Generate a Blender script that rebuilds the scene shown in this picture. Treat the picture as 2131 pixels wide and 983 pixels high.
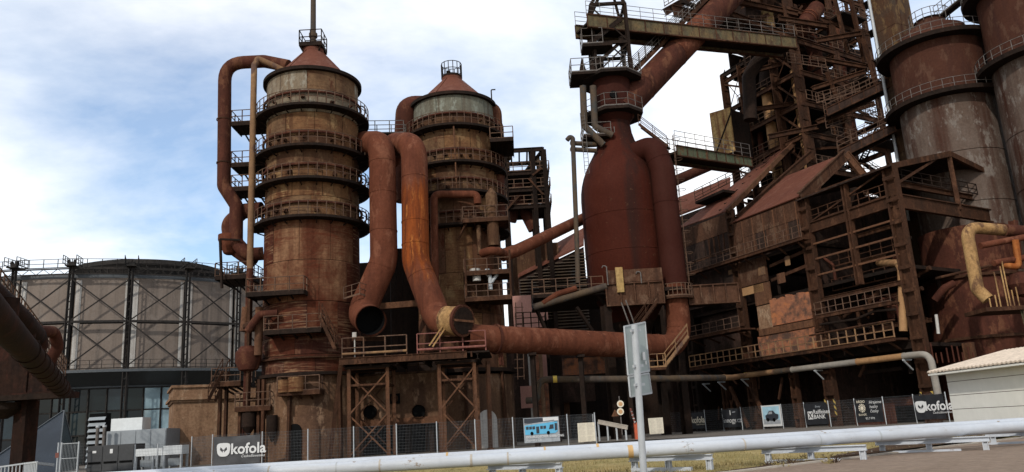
import bpy, math, random
from mathutils import Vector as V, Matrix
random.seed(7)
for o in list(bpy.data.objects): bpy.data.objects.remove(o)
SC = bpy.context.scene; COL = SC.collection
R = math.radians; PI = math.pi
# ------------------------------------------------------------------ camera
W, H, F = 2131, 983, 1660.0
PIT = math.atan(405/F); RHO = R(3.3)
FW = V((0, math.cos(PIT), math.sin(PIT))); U0 = V((0, -math.sin(PIT), math.cos(PIT))); R0 = V((1, 0, 0))
RT = math.cos(RHO)*R0-math.sin(RHO)*U0; UP = math.sin(RHO)*R0+math.cos(RHO)*U0
CAM = V((0, 0, 1.22))
cd = bpy.data.cameras.new('camera'); cam = bpy.data.objects.new('camera', cd); COL.objects.link(cam)
m = Matrix((RT, UP, -FW)).transposed().to_4x4(); m.translation = CAM
cam.matrix_world = m
cd.sensor_width = 36; cd.lens = 36*F/W; cd.clip_start = .1; cd.clip_end = 4000
SC.camera = cam
# ------------------------------------------------------------------ sky and sun
SUN_EL, SUN_AZ = R(34), R(205)
wd = bpy.data.worlds.new('World'); SC.world = wd; wd.use_nodes = True
nt = wd.node_tree; nt.nodes.clear()
def wn(t, **k):
    n = nt.nodes.new(t)
    for a, b in k.items(): setattr(n, a, b)
    return n
def wl(a, b): nt.links.new(a, b)
out = wn('ShaderNodeOutputWorld'); mix = wn('ShaderNodeMixShader')
sky = wn('ShaderNodeTexSky', sky_type='NISHITA', sun_disc=False, sun_elevation=SUN_EL, sun_rotation=SUN_AZ)
sky.air_density = 1.0; sky.dust_density = .6; sky.ozone_density = 1.2
bs = wn('ShaderNodeBackground'); bs.inputs[1].default_value = .15
bc = wn('ShaderNodeBackground'); bc.inputs[1].default_value = 1.0
hsv = wn('ShaderNodeHueSaturation'); hsv.inputs['Saturation'].default_value = 1.25; hsv.inputs['Value'].default_value = 1.12; wl(sky.outputs[0], hsv.inputs['Color']); wl(hsv.outputs[0], bs.inputs[0])
tc = wn('ShaderNodeTexCoord'); sx = wn('ShaderNodeSeparateXYZ'); wl(tc.outputs['Generated'], sx.inputs[0])
ad = wn('ShaderNodeMath', operation='ADD'); wl(sx.outputs[2], ad.inputs[0]); ad.inputs[1].default_value = .22
mx = wn('ShaderNodeMath', operation='MAXIMUM'); wl(ad.outputs[0], mx.inputs[0]); mx.inputs[1].default_value = .06
dx = wn('ShaderNodeMath', operation='DIVIDE'); wl(sx.outputs[0], dx.inputs[0]); wl(mx.outputs[0], dx.inputs[1])
dy = wn('ShaderNodeMath', operation='DIVIDE'); wl(sx.outputs[1], dy.inputs[0]); wl(mx.outputs[0], dy.inputs[1])
cv = wn('ShaderNodeCombineXYZ'); wl(dx.outputs[0], cv.inputs[0]); wl(dy.outputs[0], cv.inputs[1])
CLOUD_OFF = (0.4, 5.2, 0)
mp = wn('ShaderNodeMapping'); mp.inputs['Location'].default_value = CLOUD_OFF; mp.inputs['Scale'].default_value = (1, 1.25, 1)
wl(cv.outputs[0], mp.inputs[0])
n1 = wn('ShaderNodeTexNoise'); n1.inputs['Scale'].default_value = .75; n1.inputs['Detail'].default_value = 8; n1.inputs['Roughness'].default_value = .58; n1.inputs['Distortion'].default_value = .5
wl(mp.outputs[0], n1.inputs['Vector'])
cr = wn('ShaderNodeValToRGB'); cr.color_ramp.elements[0].position = .31; cr.color_ramp.elements[1].position = .57
wl(n1.outputs[0], cr.inputs[0])
n2 = wn('ShaderNodeTexNoise'); n2.inputs['Scale'].default_value = 1.6; n2.inputs['Detail'].default_value = 6
wl(mp.outputs[0], n2.inputs['Vector'])
cc = wn('ShaderNodeValToRGB'); cc.color_ramp.elements[0].position = .3; cc.color_ramp.elements[1].position = .6
cc.color_ramp.elements[0].color = (.90, .97, 1.06, 1); cc.color_ramp.elements[1].color = (1.18, 1.18, 1.18, 1)
wl(n2.outputs[0], cc.inputs[0]); wl(cc.outputs[0], bc.inputs[0])
sc_ = wn('ShaderNodeMath', operation='MULTIPLY_ADD'); wl(cr.outputs[0], sc_.inputs[0]); sc_.inputs[1].default_value = .79; sc_.inputs[2].default_value = .21
wl(sc_.outputs[0], mix.inputs[0]); wl(bs.outputs[0], mix.inputs[1]); wl(bc.outputs[0], mix.inputs[2]); wl(mix.outputs[0], out.inputs[0])
sd = bpy.data.lights.new('sun', 'SUN'); sd.energy = 2.2; sd.angle = R(1.5); sd.color = (1, .94, .85)
so = bpy.data.objects.new('sun', sd); COL.objects.link(so)
sdir = V((math.sin(SUN_AZ)*math.cos(SUN_EL), math.cos(SUN_AZ)*math.cos(SUN_EL), math.sin(SUN_EL)))
so.rotation_euler = sdir.to_track_quat('Z', 'Y').to_euler(); so.location = (0, 0, 80)
SC.view_settings.view_transform = 'Standard'; SC.view_settings.look = 'None'
SC.view_settings.exposure = .15; SC.view_settings.gamma = 1; SC.view_settings.use_curve_mapping = False
SC.render.engine = 'CYCLES'
# ------------------------------------------------------------------ pixel -> place
def ray(x, y): return FW+RT*((x-W/2)/F)-UP*((y-H/2)/F)
def A(x, y, Y):
    d = ray(x, y); return CAM+d*(Y/d.y)
def G(x, y, z=0):
    d = ray(x, y); return CAM+d*((z-CAM.z)/d.z)
def PX(p):
    d = V(p)-CAM; k = d.dot(FW); return (W/2+F*d.dot(RT)/k, H/2-F*d.dot(UP)/k)
ZV = V((0, 0, 1))
BU, BV = V((-.438, .899, 0)), V((.848, .53, 0))       # cast house axes: along the long facade, along the gable
A0 = V((31.87, 64.0, 0))
def PB(t, s, z): return A0+BU*t+BV*s+ZV*z
def FC(x, y, s=0):                                      # pixel on the long facade -> (t, z)
    n = BU.cross(ZV); d = ray(x, y); P = A0+BV*s; k = (P-CAM).dot(n)/d.dot(n); p = CAM+d*k
    return ((p-P).dot(BU), p.z)
# ------------------------------------------------------------------ materials
MT = {}
def newmat(name):
    m = bpy.data.materials.new(name); m.use_nodes = True; n = m.node_tree.nodes; MT[name] = m
    return m, n, m.node_tree.links, n['Principled BSDF']
def mixc(n, l, fac, a, b):
    x = n.new('ShaderNodeMix'); x.data_type = 'RGBA'
    for s, val in ((0, fac), (6, a), (7, b)):
        if isinstance(val, (int, float)): x.inputs[s].default_value = val
        elif isinstance(val, tuple): x.inputs[s].default_value = (*val, 1)
        else: l.new(val, x.inputs[s])
    return x.outputs[2]
def noise(n, l, co, sc, scale=(1, 1, 1), det=6, rough=.6, lo=.4, hi=.6, dist=0):
    mp = n.new('ShaderNodeMapping'); mp.inputs['Scale'].default_value = scale; l.new(co, mp.inputs[0])
    t = n.new('ShaderNodeTexNoise'); t.inputs['Scale'].default_value = sc; t.inputs['Detail'].default_value = det
    t.inputs['Roughness'].default_value = rough; t.inputs['Distortion'].default_value = dist
    l.new(mp.outputs[0], t.inputs['Vector'])
    r = n.new('ShaderNodeMapRange'); r.inputs[1].default_value = lo; r.inputs[2].default_value = hi
    l.new(t.outputs[0], r.inputs[0]); return r.outputs[0]
def rust(name, a, b, c, s=.35, streak=.6, sc=(1.6, 1.6, .1), rough=.82, bump=.25, d=None, scratch=None, spec=.05, fine=.5, chips=None, zband=None):
    """a base, b broad patches, c running streaks, d paint remains, scratch horizontal pale wear"""
    m, n, l, p = newmat(name)
    co = n.new('ShaderNodeTexCoord').outputs['Object']
    col = mixc(n, l, noise(n, l, co, s, lo=.36, hi=.64, rough=.7, dist=.4), a, b)
    st = noise(n, l, co, 1.0, scale=sc, det=5, lo=.48, hi=.68)
    ml = n.new('ShaderNodeMath'); ml.operation = 'MULTIPLY'; l.new(st, ml.inputs[0]); ml.inputs[1].default_value = streak
    col = mixc(n, l, ml.outputs[0], col, c)
    if d:
        col = mixc(n, l, noise(n, l, co, 1.1, scale=(1, 1, .45), det=9, rough=.72, lo=.53, hi=.60), col, d)
    if scratch:
        sA = noise(n, l, co, 1.0, scale=(.55, .55, 9), det=4, rough=.6, lo=.50, hi=.60)
        sB = noise(n, l, co, .33, det=5, lo=.42, hi=.62)
        mm = n.new('ShaderNodeMath'); mm.operation = 'MULTIPLY'; l.new(sA, mm.inputs[0]); l.new(sB, mm.inputs[1])
        col = mixc(n, l, mm.outputs[0], col, scratch)
    if zband:
        sp_ = n.new('ShaderNodeSeparateXYZ'); l.new(co, sp_.inputs[0])
        nz = noise(n, l, co, 1.0, scale=(2.2, 2.2, .25), det=8, rough=.7, lo=.2, hi=.8)
        zz = n.new('ShaderNodeMath'); zz.operation = 'MULTIPLY_ADD'; l.new(nz, zz.inputs[0]); zz.inputs[1].default_value = 3.6; l.new(sp_.outputs[2], zz.inputs[2])
        fs = []
        for v0, v1 in ((zband[0]+1.2, zband[0]+2.6), (zband[1]+2.4, zband[1]+1.0)):
            q = n.new('ShaderNodeMapRange'); q.inputs[1].default_value = v0; q.inputs[2].default_value = v1; l.new(zz.outputs[0], q.inputs[0]); fs.append(q.outputs[0])
        mm = n.new('ShaderNodeMath'); mm.operation = 'MULTIPLY'; l.new(fs[0], mm.inputs[0]); l.new(fs[1], mm.inputs[1])
        oc = mixc(n, l, noise(n, l, co, 1.0, scale=(2.5, 2.5, .12), det=7, lo=.35, hi=.65), (.20, .050, .012), (.085, .023, .010))
        oc = mixc(n, l, noise(n, l, co, 1.6, scale=(2, 2, .3), det=8, rough=.7, lo=.55, hi=.66), oc, (.30, .10, .025))
        col = mixc(n, l, mm.outputs[0], col, oc)
    if chips:
        col = mixc(n, l, noise(n, l, co, 3.2, scale=(.5, 1, 1), det=9, rough=.75, lo=.62, hi=.66), col, chips)
    fn = noise(n, l, co, 5, det=8, rough=.75, lo=.25, hi=.75)
    hs = n.new('ShaderNodeHueSaturation'); mr = n.new('ShaderNodeMapRange'); mr.inputs[3].default_value = 1-fine; mr.inputs[4].default_value = 1+fine
    l.new(fn, mr.inputs[0]); l.new(mr.outputs[0], hs.inputs['Value']); l.new(col, hs.inputs['Color'])
    l.new(hs.outputs[0], p.inputs['Base Color'])
    p.inputs['Roughness'].default_value = rough; p.inputs['Specular IOR Level'].default_value = spec
    if bump:
        bp = n.new('ShaderNodeBump'); bp.inputs['Strength'].default_value = bump; bp.inputs['Distance'].default_value = .06
        l.new(fn, bp.inputs['Height']); l.new(bp.outputs[0], p.inputs['Normal'])
    return m
def plain(name, c, rough=.6, metal=0, var=.15, s=3, spec=.4, bump=0):
    m, n, l, p = newmat(name); co = n.new('ShaderNodeTexCoord').outputs['Object']
    lo = tuple(x*(1-var) for x in c); hi = tuple(min(1, x*(1+var)) for x in c)
    f = noise(n, l, co, s, det=7, rough=.7, lo=.3, hi=.7)
    l.new(mixc(n, l, f, lo, hi), p.inputs['Base Color'])
    p.inputs['Roughness'].default_value = rough; p.inputs['Metallic'].default_value = metal; p.inputs['Specular IOR Level'].default_value = spec
    if bump:
        bp = n.new('ShaderNodeBump'); bp.inputs['Strength'].default_value = bump; bp.inputs['Distance'].default_value = .03
        l.new(f, bp.inputs['Height']); l.new(bp.outputs[0], p.inputs['Normal'])
    return m
rust('steel', (0.0367, 0.0192, 0.0120), (0.0594, 0.0269, 0.0155), (0.0205, 0.0125, 0.0095), s=.5, d=(0.0778, 0.0374, 0.0215))
rust('steel_dark', (0.015, 0.011, 0.009), (0.025, 0.015, 0.011), (0.009, 0.007, 0.006), s=.5)  # near-black rust; also carries painted shade of dark interiors
rust('steel_light', (0.0907, 0.0461, 0.0284), (0.1285, 0.0605, 0.0327), (0.0454, 0.0230, 0.0146), s=.5)
rust('rail', (.075, .046, .034), (.120, .071, .046), (.038, .024, .019), s=.8, bump=0)
rust('rail_grey', (.13, .12, .112), (.10, .085, .075), (.07, .055, .047), s=.8, bump=0)
rust('pipe', (0.112, 0.038, 0.021), (0.081, 0.026, 0.014), (0.052, 0.018, 0.011), s=.3, streak=.7, sc=(1.8, 1.8, .08), d=(0.135, 0.052, 0.030), bump=.12, fine=.3)
rust('pipe_stained', (.118, .040, .022), (.085, .027, .015), (.055, .019, .012), s=.3, streak=.7, sc=(1.8, 1.8, .08), d=(.142, .055, .032), bump=.1, fine=.25, zband=(5.0, 12.3))
rust('pipe_orange', (.240, .074, .018), (.160, .044, .014), (.336, .128, .040), s=.35, streak=.75, sc=(2.5, 2.5, .08), bump=.1, fine=.3)
rust('pipe_dark', (.072, .025, .016), (.048, .018, .012), (.032, .013, .010), s=.4, streak=.7, d=(.10, .042, .024), bump=.14, fine=.32)
rust('pipe_grey', (0.060, 0.048, 0.040), (0.086, 0.058, 0.035), (0.035, 0.027, 0.025), s=.3, d=(0.050, 0.048, 0.045), bump=.1, fine=.25)
rust('pipe_ochre', (.340, .212, .093), (.255, .145, .060), (.119, .064, .034), s=.6, streak=.7, sc=(1.2, 1.2, .7), d=(.111, .060, .034), bump=.2)
rust('pole', (.15, .085, .048), (.24, .14, .07), (.09, .05, .034), s=.5, streak=.6, sc=(1, 1, .3), d=(.10, .06, .045), bump=.05, fine=.2)
rust('shade_rust', (0.017, 0.010, 0.008), (0.025, 0.012, 0.008), (0.010, 0.007, 0.006), s=.5, d=(0.033, 0.014, 0.010), bump=.1)  # dark rust; shade over the left pipe bridge is put into this colour
rust('pipe_pale', (.22, .205, .185), (.28, .25, .21), (.15, .115, .085), s=.5, streak=.5, sc=(.6, .6, .6), bump=.05, fine=.15)
rust('pipe_buff', (.36, .21, .10), (.28, .155, .075), (.20, .10, .05), s=.3, bump=.05, fine=.2)
rust('bottle', (.038, .0082, .0045), (.052, .0125, .0072), (.016, .0095, .0080), s=.14, streak=.95, sc=(.42, .42, .012), rough=.7, bump=.05, fine=.25, chips=(.09, .045, .026))  # wide bands mix rust streaks with painted side shading of the round body
rust('bottle_pale', (0.041, 0.013, 0.009), (0.033, 0.009, 0.006), (0.025, 0.009, 0.006), s=.2, streak=.4, sc=(.9, .9, .05), rough=.7, bump=.05, fine=.2)
rust('stove_top', (0.190, 0.157, 0.114), (0.152, 0.114, 0.076), (0.095, 0.062, 0.043), s=.35, streak=.7, d=(0.229, 0.205, 0.162), bump=.1, fine=.3)
rust('stove_green', (0.140, 0.140, 0.111), (0.111, 0.102, 0.076), (0.068, 0.047, 0.034), s=.35, streak=.7, d=(0.187, 0.196, 0.162), bump=.1, fine=.3)
rust('stove_tan', (0.1577, 0.0837, 0.0392), (0.1112, 0.0539, 0.0272), (0.0518, 0.0233, 0.0136), s=.4, streak=.85, sc=(1.3, 1.3, .10), d=(0.1944, 0.1190, 0.0584), scratch=(0.0659, 0.0205, 0.0104), bump=.12, fine=.4)
rust('stove_brown', (0.0821, 0.0437, 0.0240), (0.0572, 0.0270, 0.0160), (0.0292, 0.0140, 0.0096), s=.4, streak=.8, sc=(1.5, 1.5, .12), d=(0.1210, 0.0707, 0.0400), bump=.12, fine=.4)
rust('stove_red', (.075, .021, .011), (.055, .018, .011), (.032, .012, .009), s=.3, streak=.8, sc=(.7, .7, .05), scratch=(.20, .115, .065), bump=.12, fine=.35)
rust('stove_pale', (0.1998, 0.1097, 0.0600), (0.0648, 0.0177, 0.0088), (0.0540, 0.0149, 0.0080), s=.30, streak=1.0, sc=(.7, .7, .04), scratch=(0.0810, 0.0223, 0.0112), bump=.12, fine=.4)
rust('stove_tan2', (0.1145, 0.0670, 0.0376), (0.1544, 0.0902, 0.0472), (0.0454, 0.0223, 0.0136), s=.5, streak=.6, sc=(.8, .8, .5), d=(0.0734, 0.0307, 0.0176), scratch=(0.0551, 0.0167, 0.0096), bump=.12, fine=.4)
rust('stove_brown2', (0.0810, 0.0418, 0.0248), (0.1080, 0.0484, 0.0272), (0.0324, 0.0167, 0.0112), s=.5, streak=.7, d=(0.0594, 0.0186, 0.0104), bump=.12, fine=.4)
rust('stove_red2', (.07, .022, .013), (.05, .018, .012), (.03, .012, .01), s=.3, streak=.7, sc=(.8, .8, .05), d=(.11, .05, .03), scratch=(.16, .095, .062), bump=.12, fine=.35)
rust('roof', (0.119, 0.045, 0.029), (0.100, 0.037, 0.025), (0.075, 0.028, 0.020), s=.3, streak=.4, sc=(1, 1, .5), d=(0.131, 0.056, 0.039), bump=.05, fine=.22)
rust('tank', (.118, .090, .074), (.082, .056, .043), (0.042, 0.017, 0.011), s=.16, streak=1.0, sc=(.55, .55, .03), d=(0.144, 0.120, 0.103), bump=.06, fine=.3)
rust('tank_top', (0.061, 0.025, 0.016), (0.046, 0.019, 0.013), (0.036, 0.017, 0.014), s=.25, streak=.5, d=(0.076, 0.038, 0.025), bump=.06, fine=.25)
rust('stack', (0.053, 0.036, 0.025), (0.068, 0.034, 0.018), (0.036, 0.014, 0.009), s=.3, streak=.8, d=(0.111, 0.068, 0.033), bump=.1, fine=.3)
rust('yellow_sheet', (.272, .176, .068), (.336, .232, .104), (.120, .052, .028), s=.5, streak=.8, d=(.136, .060, .032), bump=.1)
rust('green_paint', (.070, .084, .052), (.098, .105, .063), (.070, .038, .025), s=.7, streak=.7, d=(.112, .070, .038), bump=.1)
rust('yellow_girder', (0.077, 0.069, 0.042), (0.131, 0.089, 0.044), (0.042, 0.030, 0.024), s=.7, streak=.7, d=(0.060, 0.036, 0.024), bump=.1)
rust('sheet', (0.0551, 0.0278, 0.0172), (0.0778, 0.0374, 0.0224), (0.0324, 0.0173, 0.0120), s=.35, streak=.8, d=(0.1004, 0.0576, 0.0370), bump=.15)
rust('sheet_dark', (0.025, 0.017, 0.013), (0.037, 0.022, 0.017), (0.016, 0.011, 0.010), s=.35, streak=.8, d=(0.052, 0.030, 0.023), bump=.15)  # dark sheet tone; holds part of the interior shade in its colour
rust('plinth', (0.1382, 0.0768, 0.0439), (0.0886, 0.0490, 0.0310), (0.0497, 0.0278, 0.0189), s=.3, streak=.8, sc=(.7, .7, .07), d=(0.1868, 0.1171, 0.0748), bump=.2, fine=.4)
rust('holder_panel', (.172, .138, .115), (.205, .168, .142), (0.113, 0.094, 0.082), s=.12, streak=.9, sc=(1.1, 1.1, .02), d=(0.187, 0.157, 0.135), bump=.03, fine=.18)
rust('holder_pale', (0.447, 0.431, 0.402), (0.369, 0.347, 0.319), (0.246, 0.213, 0.190), s=.3, streak=.8, sc=(3, 3, .05), bump=0, fine=.2)
rust('holder_steel', (.024, .023, .022), (.036, .031, .028), (.018, .016, .015), s=.3, bump=0)
rust('plaster', (0.2333, 0.1421, 0.0860), (0.1814, 0.1037, 0.0619), (0.0864, 0.0461, 0.0275), s=.35, streak=.75, sc=(1, 1, .15), d=(0.2851, 0.1920, 0.1238), bump=.3)
rust('white_paint', (0.412, 0.441, 0.486), (0.457, 0.479, 0.508), (0.323, 0.316, 0.310), s=.35, streak=.45, sc=(.35, 2.5, 2.5), rough=.5, bump=.03, fine=.07, spec=.3, chips=(0.221, 0.163, 0.118))
rust('mesh_wire', (.10, .105, .11), (.13, .135, .14), (.08, .08, .08), s=1.5, bump=0)
rust('galv', (0.324, 0.342, 0.351), (0.387, 0.405, 0.414), (0.252, 0.261, 0.270), s=1.5, streak=.3, rough=.5, bump=0, fine=.1, spec=.5)
rust('pink_wall', (.42, .22, .18), (.36, .19, .155), (.25, .13, .10), s=.3, streak=.4, bump=.05, fine=.2)
rust('gravel', (.17, .15, .125), (.13, .11, .092), (.20, .18, .15), s=.25, streak=.3, sc=(1, 1, 1), bump=.4, fine=.4)
rust('asphalt', (.158, .140, .122), (.135, .117, .101), (.184, .171, .149), s=.2, streak=.4, sc=(.6, .6, 1), bump=.3, fine=.3)
rust('soil', (.06, .036, .024), (.085, .055, .034), (.035, .023, .017), s=.7, streak=.4, sc=(1, 1, 1), bump=.6, fine=.5)
rust('lawn', (0.292, 0.225, 0.104), (0.207, 0.177, 0.073), (0.365, 0.281, 0.140), s=.5, streak=.5, sc=(1.2, 1.2, 1), bump=.5, fine=.4)
rust('path', (0.216, 0.160, 0.120), (0.248, 0.188, 0.144), (0.176, 0.132, 0.100), s=.4, streak=.3, sc=(1, 1, 1), bump=.6, fine=.35)
rust('concrete', (0.414, 0.368, 0.310), (0.345, 0.305, 0.259), (0.253, 0.218, 0.184), s=1, streak=.3, bump=.2, fine=.2)
plain('cream', (.64, .63, .58), .7, var=.06, s=1.2, bump=.05)
plain('cream_roof', (.52, .43, .34), .8, var=.25, s=3)
plain('slate', (.055, .062, .068), .5, var=.2)
plain('cabinet', (.035, .036, .038), .55, var=.2)
plain('unit_grey', (.22, .24, .255), .5, var=.1)
plain('unit_white', (.55, .57, .57), .5, var=.1)
plain('banner_black', (.014, .015, .018), .55, var=.3, s=1.5)
plain('banner_grey', (.045, .045, .048), .55, var=.3, s=1.5)
plain('print_white', (.58, .58, .57), .6, var=.05)
plain('print_sky', (.33, .52, .62), .6, var=.2, s=1.2)
plain('print_blue', (.10, .38, .58), .6, var=.08)
plain('print_grey', (.30, .32, .34), .6, var=.25)
plain('print_dark', (.03, .035, .045), .5, var=.2)
plain('paper', (.62, .56, .44), .8, var=.12, s=6)
plain('tape', (.46, .29, .12), .6, var=.15)
plain('yellow', (.55, .38, .06), .6, var=.15)
plain('orange_red', (.45, .09, .035), .6, var=.2)
plain('red_paint', (.15, .048, .035), .7, var=.4)
plain('tan_dial', (.46, .26, .12), .6, var=.2)
plain('black', (.006, .006, .006), .9, var=.2, spec=.03)
plain('sign_back', (.27, .31, .30), .45, var=.08, spec=.5)
plain('stone', (.19, .16, .13), .9, var=.5, s=4, bump=.5)
def brickmat():
    m, n, l, p = newmat('brick'); co = n.new('ShaderNodeTexCoord').outputs['Object']
    sp = n.new('ShaderNodeSeparateXYZ'); l.new(co, sp.inputs[0])
    dt = n.new('ShaderNodeVectorMath'); dt.operation = 'DOT_PRODUCT'; l.new(co, dt.inputs[0]); dt.inputs[1].default_value = BU
    cb = n.new('ShaderNodeCombineXYZ'); l.new(dt.outputs['Value'], cb.inputs[0]); l.new(sp.outputs[2], cb.inputs[1])
    b = n.new('ShaderNodeTexBrick'); l.new(cb.outputs[0], b.inputs['Vector']); b.inputs['Scale'].default_value = 1
    b.inputs['Brick Width'].default_value = .29; b.inputs['Row Height'].default_value = .11; b.inputs['Mortar Size'].default_value = .012
    b.inputs['Color1'].default_value = (.36, .125, .05, 1); b.inputs['Color2'].default_value = (.27, .09, .04, 1); b.inputs['Mortar'].default_value = (.16, .11, .08, 1)
    c = mixc(n, l, noise(n, l, co, 1.1, lo=.43, hi=.62), b.outputs[0], (.075, .038, .024))
    c = mixc(n, l, noise(n, l, co, .8, lo=.52, hi=.68), c, (.40, .14, .05))
    l.new(c, p.inputs['Base Color']); p.inputs['Roughness'].default_value = .9
    bp = n.new('ShaderNodeBump'); bp.inputs['Strength'].default_value = .6; bp.inputs['Distance'].default_value = .03
    l.new(b.outputs[1], bp.inputs['Height']); bp.invert = True; l.new(bp.outputs[0], p.inputs['Normal'])
brickmat()
def glassmat(name, c, rough, spec):
    m, n, l, p = newmat(name); co = n.new('ShaderNodeTexCoord').outputs['Object']
    l.new(mixc(n, l, noise(n, l, co, .3, lo=.4, hi=.6), c, tuple(x*.6 for x in c)), p.inputs['Base Color'])
    p.inputs['Roughness'].default_value = rough; p.inputs['Specular IOR Level'].default_value = spec; p.inputs['IOR'].default_value = 1.5
glassmat('glass', (.008, .012, .014), .05, .22); glassmat('glass_sky', (.30, .42, .47), .06, .8); glassmat('wedge', (.016, .022, .03), .25, .2); glassmat('glass_tint', (.02, .032, .038), .06, .25)  # pale panes carry a sky reflection painted into their base colour
def hazard():
    m, n, l, p = newmat('hazard'); co = n.new('ShaderNodeTexCoord').outputs['Object']
    mp = n.new('ShaderNodeMapping'); mp.inputs['Rotation'].default_value = (0, R(45), R(25)); l.new(co, mp.inputs[0])
    w = n.new('ShaderNodeTexWave'); w.inputs['Scale'].default_value = 1.0; w.bands_direction = 'X'; l.new(mp.outputs[0], w.inputs[0])
    g = n.new('ShaderNodeMath'); g.operation = 'GREATER_THAN'; g.inputs[1].default_value = .5; l.new(w.outputs[1], g.inputs[0])
    l.new(mixc(n, l, g.outputs[0], (.02, .018, .016), (.42, .28, .06)), p.inputs['Base Color']); p.inputs['Roughness'].default_value = .8
hazard()
# ------------------------------------------------------------------ mesh builder
def rnd(a, b): return random.uniform(a, b)
def arc(pts, rad, n=7):
    pts = [V(p) for p in pts]; o = [pts[0]]
    rads = rad if isinstance(rad, (list, tuple)) else [rad]*(len(pts)-2)
    for i in range(1, len(pts)-1):
        p, a, b = pts[i], pts[i-1]-pts[i], pts[i+1]-pts[i]; la, lb = a.length, b.length; a.normalize(); b.normalize()
        ang = a.angle(b); t = min(rads[i-1]/math.tan(ang/2), la*.49, lb*.49) if ang > .01 else 0
        if t < .01 or ang > PI-.02: o.append(p); continue
        s, e = p+a*t, p+b*t
        for k in range(n+1):
            q = k/n; o.append((s*(1-q)+p*q)*(1-q)+(p*(1-q)+e*q)*q)
    o.append(pts[-1]); return o
class MB:
    def __init__(s): s.v = []; s.f = []
    def add(s, vs, fs):
        b = len(s.v); s.v += [V(v) for v in vs]; s.f += [tuple(b+i for i in f) for f in fs]; return s
    def poly(s, *p): return s.add(p, [tuple(range(len(p)))])
    def prism(s, pts, d):
        pts = [V(p) for p in pts]; n = len(pts); d = V(d)
        return s.add(pts+[p+d for p in pts], [tuple(range(n))[::-1], tuple(range(n, 2*n))]+[(i, (i+1) % n, n+(i+1) % n, n+i) for i in range(n)])
    def frame(s, o, ax, ay, az):
        o, ax, ay, az = V(o), V(ax), V(ay), V(az)
        p = [o, o+ax, o+ax+ay, o+ay]; return s.prism(p, az)
    def box(s, c, sz, rz=0):
        cx = V((math.cos(rz), math.sin(rz), 0))*sz[0]; cy = V((-math.sin(rz), math.cos(rz), 0))*sz[1]; cz = ZV*sz[2]
        return s.frame(V(c)-(cx+cy+cz)/2, cx, cy, cz)
    def bar(s, p, q, w, h=None, up=ZV):
        p, q = V(p), V(q); h = h or w; d = (q-p)
        if d.length < 1e-4: return s
        dn = d.normalized(); up = V(up)
        if abs(dn.dot(up)) > .98: up = V((.3, 1, 0))
        x = dn.cross(up).normalized(); y = x.cross(dn)
        return s.frame(p-x*w/2-y*h/2, x*w, y*h, d)
    def ib(s, p, q, w, h, t=.06, up=ZV):
        p, q = V(p), V(q); d = (q-p).normalized(); u = V(up)
        if abs(d.dot(u)) > .98: u = BU
        x = d.cross(u).normalized(); y = x.cross(d)
        s.bar(p+y*(h/2-t/2), q+y*(h/2-t/2), w, t, u); s.bar(p-y*(h/2-t/2), q-y*(h/2-t/2), w, t, u)
        return s.bar(p, q, t, h-2*t, u)
    def tube(s, pts, r, n=12, cap=True, closed=False):
        pts = [V(p) for p in pts]; N = len(pts); rs = r if isinstance(r, (list, tuple)) else [r]*N
        t0 = (pts[1]-pts[0]).normalized(); a = t0.orthogonal().normalized(); b0 = len(s.v); pt = t0
        for i, p in enumerate(pts):
            if closed: t = (pts[(i+1) % N]-pts[i-1]).normalized()
            else: t = ((pts[min(i+1, N-1)]-p).normalized()+(p-pts[max(i-1, 0)]).normalized())
            if t.length < 1e-5: t = pt
            t.normalize(); a = (a-t*a.dot(t)).normalized(); b = t.cross(a); pt = t
            for k in range(n):
                g = 2*PI*k/n; s.v.append(p+(a*math.cos(g)+b*math.sin(g))*rs[i])
        for i in range(N if closed else N-1):
            for k in range(n):
                j = (i+1) % N; s.f.append((b0+i*n+k, b0+i*n+(k+1) % n, b0+j*n+(k+1) % n, b0+j*n+k))
        if cap and not closed:
            s.f.append(tuple(b0+k for k in range(n))[::-1]); s.f.append(tuple(b0+(N-1)*n+k for k in range(n)))
        return s
    def rod(s, p, q, r, n=6): return s.tube([p, q], r, n)
    def lathe(s, c, prof, n=48, a0=0, a1=2*PI):
        full = abs(a1-a0-2*PI) < 1e-3; b0 = len(s.v); m = len(prof); K = n if full else n+1
        for k in range(K):
            g = a0+(a1-a0)*k/n
            for r, z in prof: s.v.append(V((c[0]+r*math.cos(g), c[1]+r*math.sin(g), z)))
        for k in range(n):
            k2 = (k+1) % K
            for i in range(m-1): s.f.append((b0+k*m+i, b0+k2*m+i, b0+k2*m+i+1, b0+k*m+i+1))
        return s
    def ring(s, c, r0, r1, z, t, n=48, a0=0, a1=2*PI):
        return s.lathe(c, [(r0, z), (r1, z), (r1, z+t), (r0, z+t), (r0, z)], n, a0, a1)
    def rail(s, pts, h=1.1, step=1.6, r=.03, mids=1, closed=False, toe=.12):
        pts = [V(p) for p in pts]
        if closed: pts = pts+[pts[0]]
        for a, b in zip(pts, pts[1:]):
            L = (b-a).length
            for k in range(mids+1):
                z = ZV*(h*(k+1)/(mids+1)); s.bar(a+z, b+z, r*1.7, r*1.7)
            if toe: s.bar(a+ZV*toe/2, b+ZV*toe/2, .02, toe)
            n = max(1, round(L/step))
            for k in range(n): q = a.lerp(b, k/n); s.bar(q, q+ZV*h, r*2, r*2)
        s.bar(pts[-1], pts[-1]+ZV*h, r*2, r*2); return s
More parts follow.
